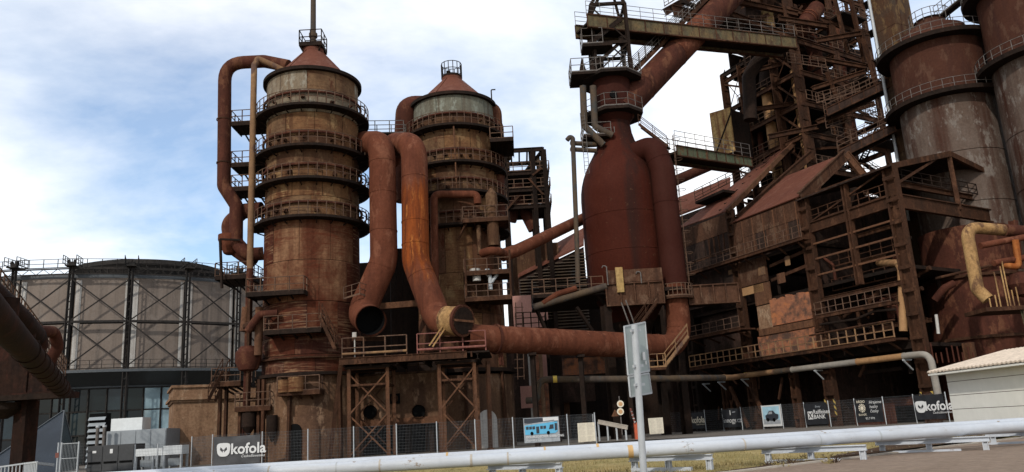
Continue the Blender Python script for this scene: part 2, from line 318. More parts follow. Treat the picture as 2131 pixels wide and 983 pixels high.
    def stair(s, p, q, w, side, rail=True):
        p, q, side = V(p), V(q), V(side).normalized()*w/2
        n = max(3, int(abs(q.z-p.z)/.24))
        for sg in (-1, 1):
            s.bar(p+side*sg, q+side*sg, .06, .24)
            if rail:
                s.bar(p+side*sg+ZV*1.0, q+side*sg+ZV*1.0, .05); s.bar(p+side*sg+ZV*.55, q+side*sg+ZV*.55, .04)
                for k in range(max(2, n//5)+1): c = p.lerp(q, k/max(2, n//5))+side*sg; s.bar(c, c+ZV, .05)
        d = V((q.x-p.x, q.y-p.y, 0)).normalized()
        for k in range(n):
            c = p.lerp(q, (k+.5)/n); s.frame(c-side-d*.12, side*2, d*.24, ZV*.03)
        return s
    def build(s, name, mat, parent=None, smooth=False):
        off = V((0, 0, 0)); r = parent
        while r is not None: off = off+r.location; r = r.parent
        me = bpy.data.meshes.new(name); me.from_pydata([tuple(v-off) for v in s.v], [], s.f); me.materials.append(MT[mat])
        me.validate()
        if smooth:
            me.polygons.foreach_set('use_smooth', [True]*len(me.polygons)); me.set_sharp_from_angle(angle=R(32))
        o = bpy.data.objects.new(name, me); COL.objects.link(o)
        if parent: o.parent = parent
        return o
def T(name, label, cat, loc=(0, 0, 0), group=None):
    o = bpy.data.objects.new(name, None); COL.objects.link(o); o.location = loc; o.empty_display_size = .5
    return tag(o, label, cat, group)
def tag(o, label, cat, group=None):
    o['label'] = label; o['category'] = cat
    if group: o['group'] = group
    return o
def struct(o, kind='structure'): o['kind'] = kind; return o
def copytree(o, parent=None):
    c = o.copy(); COL.objects.link(c)
    if parent: c.parent = parent
    for ch in list(o.children): copytree(ch, c)
    return c
def circ(c, r, z, n, a0=0, a1=2*PI, end=False):
    m = n if not end else n+1
    return [V((c[0]+r*math.cos(a0+(a1-a0)*k/n), c[1]+r*math.sin(a0+(a1-a0)*k/n), z)) for k in range(m)]
def text(body, size, o, ax, ay, mat, parent, name='lettering', shear=0, align='LEFT', lift=.012, bold=0):
    cu = bpy.data.curves.new('t', 'FONT'); cu.body = body; cu.size = size; cu.align_x = align; cu.shear = shear; cu.offset = bold; cu.resolution_u = 3
    ob = bpy.data.objects.new('t', cu); COL.objects.link(ob)
    bpy.context.view_layer.update()
    me = ob.evaluated_get(bpy.context.evaluated_depsgraph_get()).to_mesh()
    ax, ay = V(ax).normalized(), V(ay).normalized(); nz = ax.cross(ay); mb = MB()
    mb.v = [V(o)+ax*v.co.x+ay*v.co.y+nz*lift for v in me.vertices]; mb.f = [tuple(p.vertices) for p in me.polygons]
    bpy.data.objects.remove(ob); bpy.data.curves.remove(cu)
    return mb.build(name, mat, parent)
# ================================================================== the setting
ys = [-80, 10, 31, 33, 36, 39, 42, 60, 140, 400, 3000]; zs = [-.4, -.4, -.4, -.36, -.22, -.1, -.02, 0, 0, 0, 0]
def gz(y):
    for a, b, c, d in zip(ys, ys[1:], zs, zs[1:]):
        if a <= y <= b: return c+(d-c)*(y-a)/(b-a)
    return 0
def sheet(name, mat, x0, x1, lift, y0, y1, edge=None, nx=1):
    yy = sorted({y0, y1}|{y for y in ys if y0 < y < y1}); mb = MB(); xs = [x0+(x1-x0)*k/nx for k in range(nx+1)]
    vs = [(x, y, gz(y)+lift) for y in yy for x in xs]; n = nx+1
    mb.add(vs, [(j*n+i, j*n+i+1, (j+1)*n+i+1, (j+1)*n+i) for j in range(len(yy)-1) for i in range(nx)])
    return struct(mb.build(name, mat))
sheet('ground', 'gravel', -2500, 2500, 0, -80, 3000)
K0, K1 = G(1610, 983, -.4), G(2131, 918, -.4); kd = (K1-K0).normalized(); kn = V((kd.y, -kd.x, 0))
# lawn: grey-yellow winter grass, camera side of the works road, stopped at the kerb
lawn = MB(); nxg = 40
lp = []
for j, y in enumerate([12, 20, 24, 27, 30, 33, 36, 39, 42, 46]):
    xr = min(40, (K0+kd*((y-K0.y)/kd.y)).x-.25)
    xl = -50
    for i in range(nxg+1): lp.append((xl+(xr-xl)*i/nxg, y, gz(y)+.012+(.05*math.sin(i*1.7+j*2.1) if 0 < i < nxg and 0 < j < 9 else 0)+.05))
lawn.add(lp, [(j*(nxg+1)+i, j*(nxg+1)+i+1, (j+1)*(nxg+1)+i+1, (j+1)*(nxg+1)+i) for j in range(9) for i in range(nxg)])
struct(lawn.build('lawn', 'lawn', smooth=True))
gb = MB()
for k in range(52000):
    y = 20.5+25*random.random()**1.5; x = rnd(-26 if y > 30 else -18, min(24, (K0+kd*((y-K0.y)/kd.y)).x-.35))
    h = rnd(.05, .19)*(1.2 if math.sin(x*.9)+math.sin(y*1.3+x*.4) > .4 else .75); a = rnd(0, 2*PI); w = .014; z = gz(y)+.05
    lx, ly = rnd(-.08, .08), rnd(-.08, .08)
    gb.add([(x-w*math.cos(a), y-w*math.sin(a), z), (x+w*math.cos(a), y+w*math.sin(a), z), (x+lx, y+ly, z+h)], [(0, 1, 2)])
struct(gb.build('grass', 'lawn'), 'stuff')
# works road behind the white pipes
rd = MB(); rd.poly(*[V((p.x, p.y, gz(p.y)+.075)) for p in (G(1180, 925), G(1500, 911), V((26, 44, 0)), V((60, 38, 0)), V((60, 58, 0)), V((30.5, 58.3, 0)), V((18.2, 85, 0)), V((10, 92, 0)), V((6, 84, 0)), V((5.5, 60, 0)))])
struct(rd.build('works_road', 'asphalt'))
# soil strip with stones along the kerb
sl = MB(); 
sl.poly(*[V((p.x, p.y, gz(p.y)+.09)) for p in (K0-kn*.15-kd*6, K0-kn*.9-kd*6, K0-kn*1.1+kd*3, K0-kn*2.2+kd*8, K1-kn*3.5, K1-kn*3.5+kd*20, K1-kn*.15+kd*20)])
struct(sl.build('soil_strip', 'soil'))
st = MB()
for k in range(900):
    t = rnd(0, 32); p = K0+kd*t-kn*(rnd(.2, 1.0) if t < 6 else rnd(.2, 2.6)); s = rnd(.03, .10)
    q = [V((rnd(-1, 1), rnd(-1, 1), rnd(-.4, .8))).normalized()*s for _ in range(5)]; b = V((p.x, p.y, gz(p.y)+.10))
    st.add([b+x for x in q], [(0, 1, 2), (0, 2, 3), (0, 3, 4), (1, 2, 4), (2, 3, 4), (0, 1, 4)])
struct(st.build('stones', 'stone'), 'stuff')
# footpath with kerb
fp = MB(); fp.poly(*[V((p.x, p.y, -.28)) for p in (K0-kd*40, K1+kd*40, K1+kd*40+kn*30, K0-kd*40+kn*30)])
fpo = struct(fp.build('footpath', 'path'))
ks = MB().frame((0, 0, 0), kd*.985, -kn*.2, ZV*.23); me = None
for k in range(-4, 40):
    b = K0+kd*k+V((0, 0, -.455+rnd(-.006, .006)-K0.z-.0)); b.z = -.46+rnd(-.006, .006)
    if me is None: o = ks.build('kerb_stone', 'concrete', fpo); me = o
    else: o = me.copy(); COL.objects.link(o)
    o.location = b
# ================================================================== white pipes on trestles
def wpipe(name, label, Yl, Yr, zc, r, tapes):
    root = T(name, label, 'pipe', (0, Yl, 0), 'white pipes beside the footpath')
    P = [V((A(-150, 1000, Yl).x, Yl, zc)), V((A(1500, 920, Yl).x, Yl+.1, zc)), V((A(2200, 880, Yr).x, Yr, zc)), V((A(2900, 850, Yr+6).x, Yr+6, zc))]
    pp = arc(P, 6, 10); MB().tube(pp, r, 28).build('pipe_run', 'white_paint', root, True)
    for x, w, mt in tapes:
        for a, b in zip(pp, pp[1:]):
            xa, xb = PX(a)[0], PX(b)[0]
            if xa <= x < xb:
                q = a.lerp(b, (x-xa)/(xb-xa)); d = (b-a).normalized(); MB().tube([q-d*w/2, q+d*w/2], r+.006, 28).build('joint_band', mt, root, True)
    return root
wpipe('white_pipe', 'white pipe with broad orange tape joint, the one facing the footpath', 26.0, 29.2, .385, .19, [(700, .04, 'galv'), (790, .05, 'concrete'), (1430, .03, 'galv'), (1545, .05, 'concrete'), (1810, .05, 'galv'), (980, .07, 'concrete'), (1056, .05, 'concrete'), (1311, .16, 'tape'), (560, .05, 'concrete'), (1690, .03, 'galv')])
wpipe('white_pipe', 'white pipe with thin faded tape joints, on the side towards the works fence', 27.15, 30.3, .465, .19, [(930, .07, 'tape'), (1133, .06, 'tape'), (1243, .08, 'tape'), (1850, .03, 'galv')])
def trestle(xl, xr, Y, label, nleg=3):
    root = T('pipe_trestle', label, 'pipe support', V((A(xl, 930, Y).x, Y, gz(Y))), 'trestles under the white pipes')
    a, b = A(xl, 930, Y), A(xr, 930, Y); a = V((a.x, Y+1.25, .09)); b = V((b.x, Y-.55, .09))
    MB().ib(a+ZV*-.005, b+ZV*-.005, .2, .18, .03).build('cross_beam', 'white_paint', root)
    for k in range(nleg):
        q = a.lerp(b, [.06, .48, .96][k]); MB().ib(V((q.x, q.y, gz(q.y))), V((q.x, q.y, -.007)), .16, .18, .03, up=(b-a)).build('leg', 'white_paint', root)
    d = (b-a); MB().bar(a+d*.02+V((0, 0, -.36)), a+d*.75+V((0, 0, -.36)), .14, .12).build('foot_beam', 'white_paint', root)
for xl, xr, Y, lab in ((1010, 1165, 26.6, 'white pipe trestle on the grass, left of the traffic sign pole'), (1318, 1472, 26.6, 'white pipe trestle just right of the traffic sign pole'), (1607, 1788, 26.8, 'white pipe trestle with stripe shadows, between the sign pole trestle and the kerb'),
                       (1855, 2043, 28.2, 'white pipe trestle standing in the brown soil near the kerb'), (2095, 2300, 30.0, 'white pipe trestle in the soil in front of the cream shed')):
    trestle(xl, xr, Y, lab)
# ================================================================== traffic sign seen from behind
root = T('traffic_sign', 'traffic sign seen from behind on a leaning grey pole, two plates', 'sign', V((1.58, 11, -.4)))
pb, pt = A(1345, 1070, 11), A(1320, 677, 11.0)
MB().tube([pb, pt], .046, 20).build('pole', 'galv', root, True)
def plate(c4, Y, nm):
    x = V((math.cos(R(-52)), math.sin(R(-52)), 0))    # plate runs nearly along the view
    pts = [A(px, py, Y+dy) for px, py, dy in c4]; n = (pts[1]-pts[0]).cross(pts[3]-pts[0]).normalized()
    o = MB().prism(pts, n*.012).build(nm, 'sign_back', root)
    rim = MB()
    for a, b in zip(pts, pts[1:]+pts[:1]): rim.bar(a, b, .022, .022)
    rim.build('rim', 'galv', o); return pts
p1 = plate([(1299, 680, .16), (1342, 671, .5), (1351, 772, .5), (1307, 781, .16)], 10.95, 'sign_plate')
p2 = plate([(1308, 785, .16), (1350, 777, .48), (1356, 818, .48), (1312, 826, .16)], 10.95, 'lower_plate')
for y in (688, 762, 801):
    q = A(1322+(y-688)*.07, y, 10.93); q2 = A(1332+(y-688)*.07, y-1, 11.1)
    MB().bar(q-V((.06, 0, 0)), q2, .03, .035).build('clamp', 'galv', root)
q = A(1340, 741, 11.33); MB().box(q, (.05, .012, .11), .7).build('sticker', 'print_white', root)
q = A(1344, 755, 11.35); MB().box(q, (.02, .012, .05), .7).build('sticker', 'print_white', root)
# ================================================================== fences
wirecache = {}
def fence_panel(a, b, h, label, name='mesh_fence_panel', mat='galv', group='mesh fence panels along the works', dark=False):
    a, b = V(a), V(b); root = T(name, label, 'fence', a, group); d = (b-a); L = d.length; d.normalize()
    MB().bar(a, a+ZV*(h+.06), .06, .06).build('post', 'galv', root)
    w = MB(); n = int(L/.10)
    for k in range(1, n): q = a+d*(L*k/n); w.bar(q+ZV*.06, q+ZV*h, .006)
    for k in range(int(h/.2)+1): z = ZV*(.06+k*.2); w.bar(a+z, a+d*L+z, .008)
    w.build('wire_mesh', 'mesh_wire', root); return root
def fence_line(pts_px, h, lab, **k):
    P = pts_px
    for i, (a, b) in enumerate(zip(P, P[1:])): fence_panel(a, b, h, lab[i] if isinstance(lab, list) else lab, **k)
def gpx(x, Y): p = A(x, 900, Y); return V((p.x, Y, 0))
LF = [gpx(443, 57), gpx(546, 57), gpx(641, 57), gpx(736, 57), gpx(825, 57), gpx(909, 57), gpx(989, 57), gpx(1068, 57)]
fence_line(LF, 2.1, ['mesh fence panel behind the wrinkled grey banner', 'mesh fence panel in front of the arched plinth door', 'mesh fence panel between the arched plinth door and the first steel trestle', 'mesh fence panel across the left lattice trestle',
                     'mesh fence panel in front of the dark opening between the stoves', 'mesh fence panel across the right lattice trestle', 'mesh fence panel in front of the bricked-up arch of the plinth'])
fence_line([LF[-1], gpx(1182, 57.5), gpx(1240, 58)], 2.1, ['mesh fence panel carrying the blue bus poster', 'mesh fence panel next to the paper notice board by the gate'])
fence_line([gpx(1240, 58), gpx(1236, 66), gpx(1150, 70)], 2.1, ['mesh fence panel running back from the gate post', 'mesh fence panel beside the ramp guard rail'])
F0, F1 = A(1385, 897, 89), A(1977, 878, 59); F0.z = F1.z = .08
def fx(px):  # point of the right fence line under pixel column px
    lo, hi = 0, 1
    for _ in range(40):
        mid = (lo+hi)/2
        if PX(F0.lerp(F1, mid))[0] < px: lo = mid
        else: hi = mid
    return F0.lerp(F1, lo)
rp = [1387, 1428, 1470, 1507, 1546, 1590, 1631, 1679, 1730, 1785, 1845, 1909, 1980]
rl = ['empty dark end', 'small dim emblem banner', 'plain gap left of the web address banner', 'web address banner', 'plain gap right of the web address banner', 'car poster', 'plain gap between car poster and bank banner', 'bank banner', 'plain gap with the hazard striped pillar', 'radio banner', 'plain gap right of the radio banner', 'emblem banner beside the shed']
for i, (a, b) in enumerate(zip(rp, rp[1:])):
    fence_panel(fx(a), fx(b), 2.08, 'mesh fence panel at the '+rl[i], mat='galv')
fence_panel(fx(1980), fx(1986), 2.08, 'short mesh fence end piece against the cream shed wall')
def banner(a, b, z0, z1, label, mat, off=.08, name='banner'):
    a, b = V(a), V(b); d = (b-a).normalized(); n = V((d.y, -d.x, 0)); L = (b-a).length
    root = T(name, label, 'banner' if name == 'banner' else 'poster', a+n*off, None)
    mb = MB(); NX, NZ = 14, 6; vs = []
    for j in range(NZ+1):
        for i in range(NX+1):
            x, z = i/NX, j/NZ; w = .020*math.sin(x*19+z*7)+.017*math.sin(x*8-z*13)+.012*math.sin(x*31+z*17); w *= 1 if name == 'banner' else .1
            vs.append(a+n*(off+w)+d*(L*x)+ZV*(a.z*0+z0+(z1-z0)*z-(.03*math.sin(PI*x) if j == NZ and name == 'banner' else 0)))
    fr = [(j*(NX+1)+i, j*(NX+1)+i+1, (j+1)*(NX+1)+i+1, (j+1)*(NX+1)+i) for j in range(NZ) for i in range(NX)]
    N = len(vs); mb.add(vs+[v-n*.012 for v in vs], fr+[tuple(N+q for q in f[::-1]) for f in fr])
    mb.build('cloth' if name == 'banner' else 'board', mat, root, True)
    def P(x, z, l=.035): return a+n*(off+l)+d*(L*x)+ZV*(z0+(z1-z0)*z)
    return root, P, d, L, z1-z0
def flat(mb_pts, P, mat, root, name, l=.035):
    return MB().poly(*[P(x, z, l) for x, z in mb_pts]).build(name, mat, root)
def kofola(a, b, z0, z1, label, mat='banner_black', s=1.0, sub=True, ink='print_white'):
    root, P, d, L, hh = banner(a, b, z0, z1, label, mat); q = hh
    # rounded emblem with a cut-out leaf
    cx, cy = .22, .52; ring = []
    for k in range(24):
        g = 2*PI*k/24; rx, rz = .24*q/L*(abs(math.cos(g))**.6)*math.copysign(1, math.cos(g)), .24*(abs(math.sin(g))**.6)*math.copysign(1, math.sin(g))
        ring.append((cx+rx*(1+.22*math.sin(g)), cy+rz))
    flat(ring, P, ink, root, 'emblem'); 
    for sx in (-1, 1):
        flat([(cx+.02*q/L*sx, cy-.10), (cx+.13*q/L*sx, cy+.0), (cx+.11*q/L*sx, cy+.10), (cx+.03*q/L*sx, cy+.02)][::sx], P, mat, root, 'emblem_leaf', .040)
    text('kofola', hh*.52, P(.375, .36), d, ZV, ink, root, bold=.012*hh, lift=.036)
    if sub: text('ČeskoSlovensko', hh*.13, P(.60, .22), d, ZV, ink, root, shear=.3, lift=.036)
    return root
def on(a, b, m=.03): return a.lerp(b, m), a.lerp(b, 1-m)
kofola(*on(LF[0], LF[1]), .08, 1.98, 'large wrinkled grey banner with white emblem on the fence in front of the plaster house', 'banner_grey')
kofola(*on(fx(1428), fx(1470)), .30, 1.95, 'small dim black banner with cream emblem and lettering on the far fence', ink='paper')
kofola(*on(fx(1909), fx(1975)), .25, 2.02, 'black banner with white emblem and lettering on the fence beside the cream shed')
root, P, d, L, hh = banner(*on(fx(1507), fx(1546)), .30, 2.0, 'black banner with white web address lettering on the far fence', 'banner_black')
text('innogy.cz', hh*.40, P(.07, .26), d, ZV, 'print_white', root, lift=.036)
flat([(.46, .66), (.50, .66), (.50, .94), (.46, .94)], P, 'print_white', root, 'emblem_bar'); flat([(.60, .80), (.80, .82), (.80, .86), (.60, .84)], P, 'print_grey', root, 'emblem_bar')
root, P, d, L, hh = banner(*on(fx(1679), fx(1730)), .22, 2.0, 'black bank banner with white square crossed emblem on the fence', 'banner_black')
text('Raiffeisen', hh*.27, P(.40, .50), d, ZV, 'print_white', root, lift=.036, bold=.006); text('BANK', hh*.27, P(.40, .27), d, ZV, 'print_white', root, lift=.036, bold=.008)
flat([(.14, .25), (.36, .25), (.36, .62), (.14, .62)], P, 'print_white', root, 'emblem')
for g in (((.16, .31), (.19, .28), (.34, .56), (.31, .59)), ((.34, .31), (.31, .28), (.16, .56), (.19, .59))): flat(g, P, 'banner_black', root, 'emblem_stroke', .040)
text('firmy', hh*.16, P(.5, .78), d, ZV, 'print_grey', root, shear=.4, lift=.036)
root, P, d, L, hh = banner(*on(fx(1785), fx(1845)), .22, 2.0, 'dark radio banner with a sun emblem and slanted white lettering', 'banner_black')
text('RÁDIO', hh*.15, P(.10, .86), d, ZV, 'paper', root, lift=.036, bold=.004); text('BLANÍK', hh*.13, P(.12, .30), d, ZV, 'paper', root, lift=.036)
for k in range(12):
    g = 2*PI*k/12; c, s = math.cos(g), math.sin(g); r1, r2 = .10, .19
    flat([(.27+(c*r1-s*.016)*hh/L, .63+(s*r1+c*.016)), (.27+(c*r2-s*.03)*hh/L, .63+(s*r2+c*.03)), (.27+(c*r2+s*.03)*hh/L, .63+(s*r2-c*.03)), (.27+(c*r1+s*.016)*hh/L, .63+(s*r1-c*.016))][::-1], P, 'paper', root, 'sun_ray')
flat([(.27+.085*math.cos(2*PI*k/14)*hh/L, .63+.085*math.sin(2*PI*k/14)) for k in range(14)], P, 'paper', root, 'sun_disc')
for k, s in enumerate(('Hrajeme', 'hezky', 'česky')): text(s, hh*.19, P(.56, .80-.19*k), d, ZV, 'print_white', root, shear=.25, lift=.036)
text('93.7 FM', hh*.15, P(.36, .12), d, ZV, 'print_white', root, lift=.036)
# posters
root, P, d, L, hh = banner(*on(fx(1590), fx(1632)), .22, 2.1, 'white bordered poster of a dark off-road car on the fence', 'print_white', name='poster')
flat([(.06, .12), (.94, .12), (.94, .94), (.06, .94)], P, 'print_sky', root, 'picture', .03); flat([(.06, .12), (.94, .12), (.94, .30), (.06, .36)], P, 'print_grey', root, 'picture_ground', .034)
flat([(.20, .30), (.62, .24), (.86, .36), (.88, .54), (.72, .60), (.62, .74), (.40, .74), (.30, .58), (.18, .52)], P, 'print_dark', root, 'car_shape', .038)
flat([(.34, .58), (.56, .58), (.56, .70), (.41, .70)], P, 'print_grey', root, 'car_window', .042)
for cx, cy in ((.30, .32), (.62, .30)): flat([(cx+.08*math.cos(2*PI*k/12), cy+.09*math.sin(2*PI*k/12)) for k in range(12)], P, 'black', root, 'car_wheel', .042)
a, b = gpx(1090, 56.9), gpx(1164, 57.3)
root, P, d, L, hh = banner(a, b, .35, 2.02, 'poster of a light blue double-decker bus with open top', 'print_grey', name='poster')
flat([(0.02, .80), (.98, .82), (.98, .98), (.02, .98)], P, 'print_dark', root, 'picture_trees', .03); flat([(.55, .84), (.98, .84), (.98, .99), (.55, .99)], P, 'print_white', root, 'picture_house', .034)
flat([(.03, .32), (.88, .34), (.95, .42), (.95, .80), (.86, .80), (.03, .70)], P, 'print_blue', root, 'bus_body', .038)
flat([(.03, .70), (.86, .80), (.86, .86), (.03, .76)], P, 'print_grey', root, 'bus_top_rail', .040); flat([(.03, .755), (.86, .855), (.86, .875), (.03, .775)], P, 'print_dark', root, 'bus_top_rail', .044)
for x0 in (.06, .15, .24, .46, .55): flat([(x0, .53), (x0+.075, .535), (x0+.075, .66), (x0, .65)], P, 'print_dark', root, 'bus_window', .042)
flat([(.70, .50), (.84, .52), (.84, .70), (.74, .69)], P, 'print_dark', root, 'bus_window', .042); flat([(.87, .44), (.94, .46), (.94, .74), (.87, .74)], P, 'print_dark', root, 'bus_window', .042); flat([(.345, .36), (.43, .36), (.43, .64), (.345, .64)], P, 'print_dark', root, 'bus_door', .044)
for cx in (.22, .68): flat([(cx+.045*math.cos(2*PI*k/12), .37+.075*math.sin(2*PI*k/12)) for k in range(12)], P, 'black', root, 'bus_wheel', .046)
text('DOUBLEDECKER Scania CNG', hh*.125, P(.05, .19), d, ZV, 'print_white', root, lift=.036, bold=.004); text('Poprvé v ČR', hh*.125, P(.05, .06), d, ZV, 'print_white', root, lift=.036)
# notice boards (sheets of yellowed paper on boards)
def notice(c4, label):
    pts = [A(*p) for p in c4]; n = (pts[1]-pts[0]).cross(pts[3]-pts[0]).normalized(); root = T('notice_board', label, 'notice board', (pts[2]+pts[3])/2, 'paper notice boards')
    MB().prism(pts, n*.05).build('board', 'paper', root)
    pr = MB(); 
    for k in range(1, 22):
        if k in (8, 15): continue
        v = k/22
        a, b = pts[0].lerp(pts[3], v), pts[1].lerp(pts[2], v)
        for s0, s1 in ((.06, .46), (.54, .94)):
            q0, q1 = a.lerp(b, s0), a.lerp(b, s1-rnd(0, .12)); pr.bar(q0-n*.004, q1-n*.004, .003, .010)
    pr.build('print_lines', 'concrete', root); return root
notice([(1202, 881, 55.5), (1237, 879, 55.8), (1240, 918, 55.8), (1204, 921, 55.5)], 'yellowed paper notice board standing by the bus poster')
notice([(1349, 871, 62.5), (1379, 869, 63), (1382, 902, 63), (1353, 904, 62.5)], 'yellowed paper notice board right of the traffic sign pole')
# ================================================================== cream shed at the right
cA, cd_ = V((26.15, 50, 0)), V((.127, -.992, 0)); cn = V((-.992, -.127, 0)); gL = 16; gw = V((.99, .127, 0))
root = T('shed', 'low cream boarded shed with corrugated tan roof beside the fence', 'shed', cA)
MB().frame(cA+gw*.03-ZV*.3, cd_*gL, gw*8, ZV*3.58).build('wall_core', 'steel_light', root)
bb = MB().frame(cA, cd_*gL, cn*.035, ZV*.785); bo = None
for k in range(5):
    if bo is None: o = bb.build('wall_board', 'cream', root); bo = o
    else: o = bo.copy(); COL.objects.link(o)
    o.location = V((0, 0, -.62+k*.815))
rf = MB(); e0 = cA-cd_*.35+cn*1.0+ZV*3.33; n = 200
for k in range(n):
    a = e0+cd_*((gL+1)*k/n); b = e0+cd_*((gL+1)*(k+1)/n); h0, h1 = .035*math.sin(k*PI/2), .035*math.sin((k+1)*PI/2)
    up = gw*5.5+ZV*1.1; rf.poly(a+ZV*h0, b+ZV*h1, b+ZV*h1+up, a+ZV*h0+up); rf.poly(a+ZV*(h0-.10), b+ZV*(h1-.10), b+ZV*h1, a+ZV*h0)
rf.build('corrugated_roof', 'cream_roof', root)
MB().frame(e0+cn*-.04-ZV*.25, cd_*(gL+1), gw*.9, ZV*.10).build('eave_board', 'cream', root)
MB().box(V((28.0, 36.5, .46)), (.9, .5, .5), .1)
# ================================================================== gasholder
gc = V((-49.9-.435*33, 105+.90*33)); GR = 33.0; NCOL = 30; BAY = 2*PI/NCOL
gz0, gz1, gz2 = 11.9, 18.0, 24.0
GH = T('gasholder', 'huge round gasholder with cross braced columns and streaked brown panels', 'gasholder', (gc.x, gc.y, 0))
base_ang = math.atan2(A(276, 545, 105).y-gc.y, A(276, 545, 105).x-gc.x)
def gp(ang, r, z): return V((gc.x+r*math.cos(ang), gc.y+r*math.sin(ang), z))
vis = range(-5, 6)
MB().lathe(gc, [(GR-.5, gz0), (GR-.5, gz2)], 40, base_ang+BAY*5.5, base_ang+2*PI-BAY*5.5).build('rear_shell', 'holder_panel', GH, True)
for i in vis:
    a0 = base_ang+BAY*i; a1 = a0+BAY
    for z0, z1 in ((gz0, gz1-.12), (gz1+.12, gz2)):
        MB().lathe(gc, [(GR-.5, z0), (GR-.45, z0), (GR-.45, z1), (GR-.5, z1)], 6, a0+.004, a1-.004).build('shell_panel', 'holder_panel', GH, True)
    for f, w in ((.035, .10), (.905, .06)):
        MB().lathe(gc, [(GR-.44, gz0+.2), (GR-.38, gz0+.2), (GR-.38, gz2-.3), (GR-.44, gz2-.3)], 2, a0+BAY*f, a0+BAY*(f+w)).build('pale_strip', 'holder_pale', GH)
for i in range(-5, 7):
    a = base_ang+BAY*i; c = MB(); ta = V((-math.sin(a), math.cos(a), 0)); rr = GR+1.0
    b0, t0 = gp(a, rr, 0), gp(a, rr, 25.2)
    for s in (-1, 1): c.bar(b0+ta*.26*s, t0+ta*.2*s, .10, .35)
    for k in range(26): z = ZV*(k+.4); c.bar(b0+z-ta*.26, b0+z+ta*.26+ZV*.45, .07, .12)
    c.build('guide_column', 'holder_steel', GH)
    h = MB(); h.box(gp(a, rr-.2, 25.3), (2.2, 1.2, .16), a); h.box(gp(a, rr+.1, 25.6), (.5, .8, .5), a)
    for sg in (-.35, .35): h.rod(gp(a, rr+.1, 25.9)+ta*(sg-.1), gp(a, rr+.1, 25.9)+ta*(sg+.1), .3, 10)
    h.rail([gp(a, rr+1, 25.5)+ta*.8, gp(a, rr-1.4, 25.5)+ta*.8, gp(a, rr-1.4, 25.5)-ta*.8, gp(a, rr+1, 25.5)-ta*.8], 1.1, .9, .035); h.build('pulley_head', 'holder_steel', GH)
for i in range(-5, 6):
    a0 = base_ang+BAY*i; a1 = a0+BAY; rr = GR+.95
    for z0, z1 in ((gz0+.2, gz1), (gz1, gz2-.3)):
        x = MB(); x.bar(gp(a0, rr, z0), gp(a1, rr, z1), .12, .16); x.build('cross_brace', 'holder_steel', GH)
        x = MB(); x.bar(gp(a0, rr+.1, z1), gp(a1, rr+.1, z0), .12, .16); x.build('cross_brace', 'holder_steel', GH)
    MB().bar(gp(a0, rr, gz1), gp(a1, rr, gz1), .25, .3).build('ring_beam', 'holder_steel', GH); x = MB()
    for dz in (24.3, 25.0): x.bar(gp(a0, rr, dz), gp(a1, rr, dz), .2, .14)
    for k in range(8):
        p, q = gp(a0, rr, 24.3).lerp(gp(a1, rr, 24.3), k/8), gp(a0, rr, 24.3).lerp(gp(a1, rr, 24.3), (k+1)/8); x.bar(p if k % 2 else p+ZV*.7, q+ZV*.7 if k % 2 else q, .06)
    x.build('ring_truss', 'holder_steel', GH)
    MB().rail([gp(a0, rr+.1, 25.1), gp(a1, rr+.1, 25.1)], 1.2, 1.7, .035).build('ring_railing', 'holder_steel', GH); MB().rail([gp(a0, rr+.1, gz0), gp(a1, rr+.1, gz0)], 1.1, 1.4, .03).build('ring_railing', 'holder_steel', GH)
MB().lathe(gc, [(GR+1.2, gz0-.1), (GR+1.2, gz0-.45), (GR+.6, gz0-.5), (GR-2.2, gz0-2.0), (GR-2.2, gz0-2.4)], 90).build('soffit_band', 'slate', GH, True)
MB().lathe(gc, [(GR-.4, gz2), (GR-.4, gz2+.5), (GR-3, gz2+.8), (18, gz2+2.0), (9, gz2+3)], 72).build('roof', 'slate', GH, True)
rc = gp(base_ang+.3, 3, 0)
dome = MB().lathe((gc.x+1.5, gc.y), [(10.6, gz2+3.0), (11.4, gz2+5.6), (12.2, gz2+6.3), (12.2, gz2+7.0), (10, gz2+7.4), (0, gz2+7.7)], 64).build('lantern', 'holder_steel', GH, True)
fn = MB()
for k in range(64):
    g = 2*PI*k/64; fn.bar(V((gc.x+1.5+11.2*math.cos(g), gc.y+11.2*math.sin(g), gz2+3)), V((gc.x+1.5+12.3*math.cos(g), gc.y+12.3*math.sin(g), gz2+5.8)), .14, .2)
fn.build('lantern_rib', 'holder_steel', dome)
# glazed ground floors: each pane and mullion
GG = GR-2.0
for i in range(-5, 6):
    for j in range(3):
        a0 = base_ang+BAY*(i+j/3); a1 = base_ang+BAY*(i+(j+1)/3)
        MB().bar(gp(a0, GG+.1, 0), gp(a0, GG+.1, 9.6), .14, .22).build('mullion', 'holder_steel', GH)
        for k, (z0, z1) in enumerate(((.2, 3.6), (3.8, 6.6), (6.8, 9.5))):
            pale = (i == 0 and j in (1, 2) and k) or (i == 0 and j == 2 and k == 0)  # panes given the painted sky reflection
            tl = rnd(-.05, .05); m_ = 'glass_sky' if pale else random.choice(['glass', 'glass', 'glass_tint'])
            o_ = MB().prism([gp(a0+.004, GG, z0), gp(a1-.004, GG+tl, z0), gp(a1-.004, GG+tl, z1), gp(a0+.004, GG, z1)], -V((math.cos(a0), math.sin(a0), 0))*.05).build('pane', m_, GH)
    for z in (.1, 3.7, 6.7, 9.6): MB().bar(gp(base_ang+BAY*i, GG+.1, z), gp(base_ang+BAY*(i+1), GG+.1, z), .16, .16).build('transom', 'holder_steel', GH)
MB().lathe(gc, [(GG-1.2, 0), (GG-1.2, 10)], 40, base_ang-1.4, base_ang+1.4).build('inner_wall', 'black', GH, True)
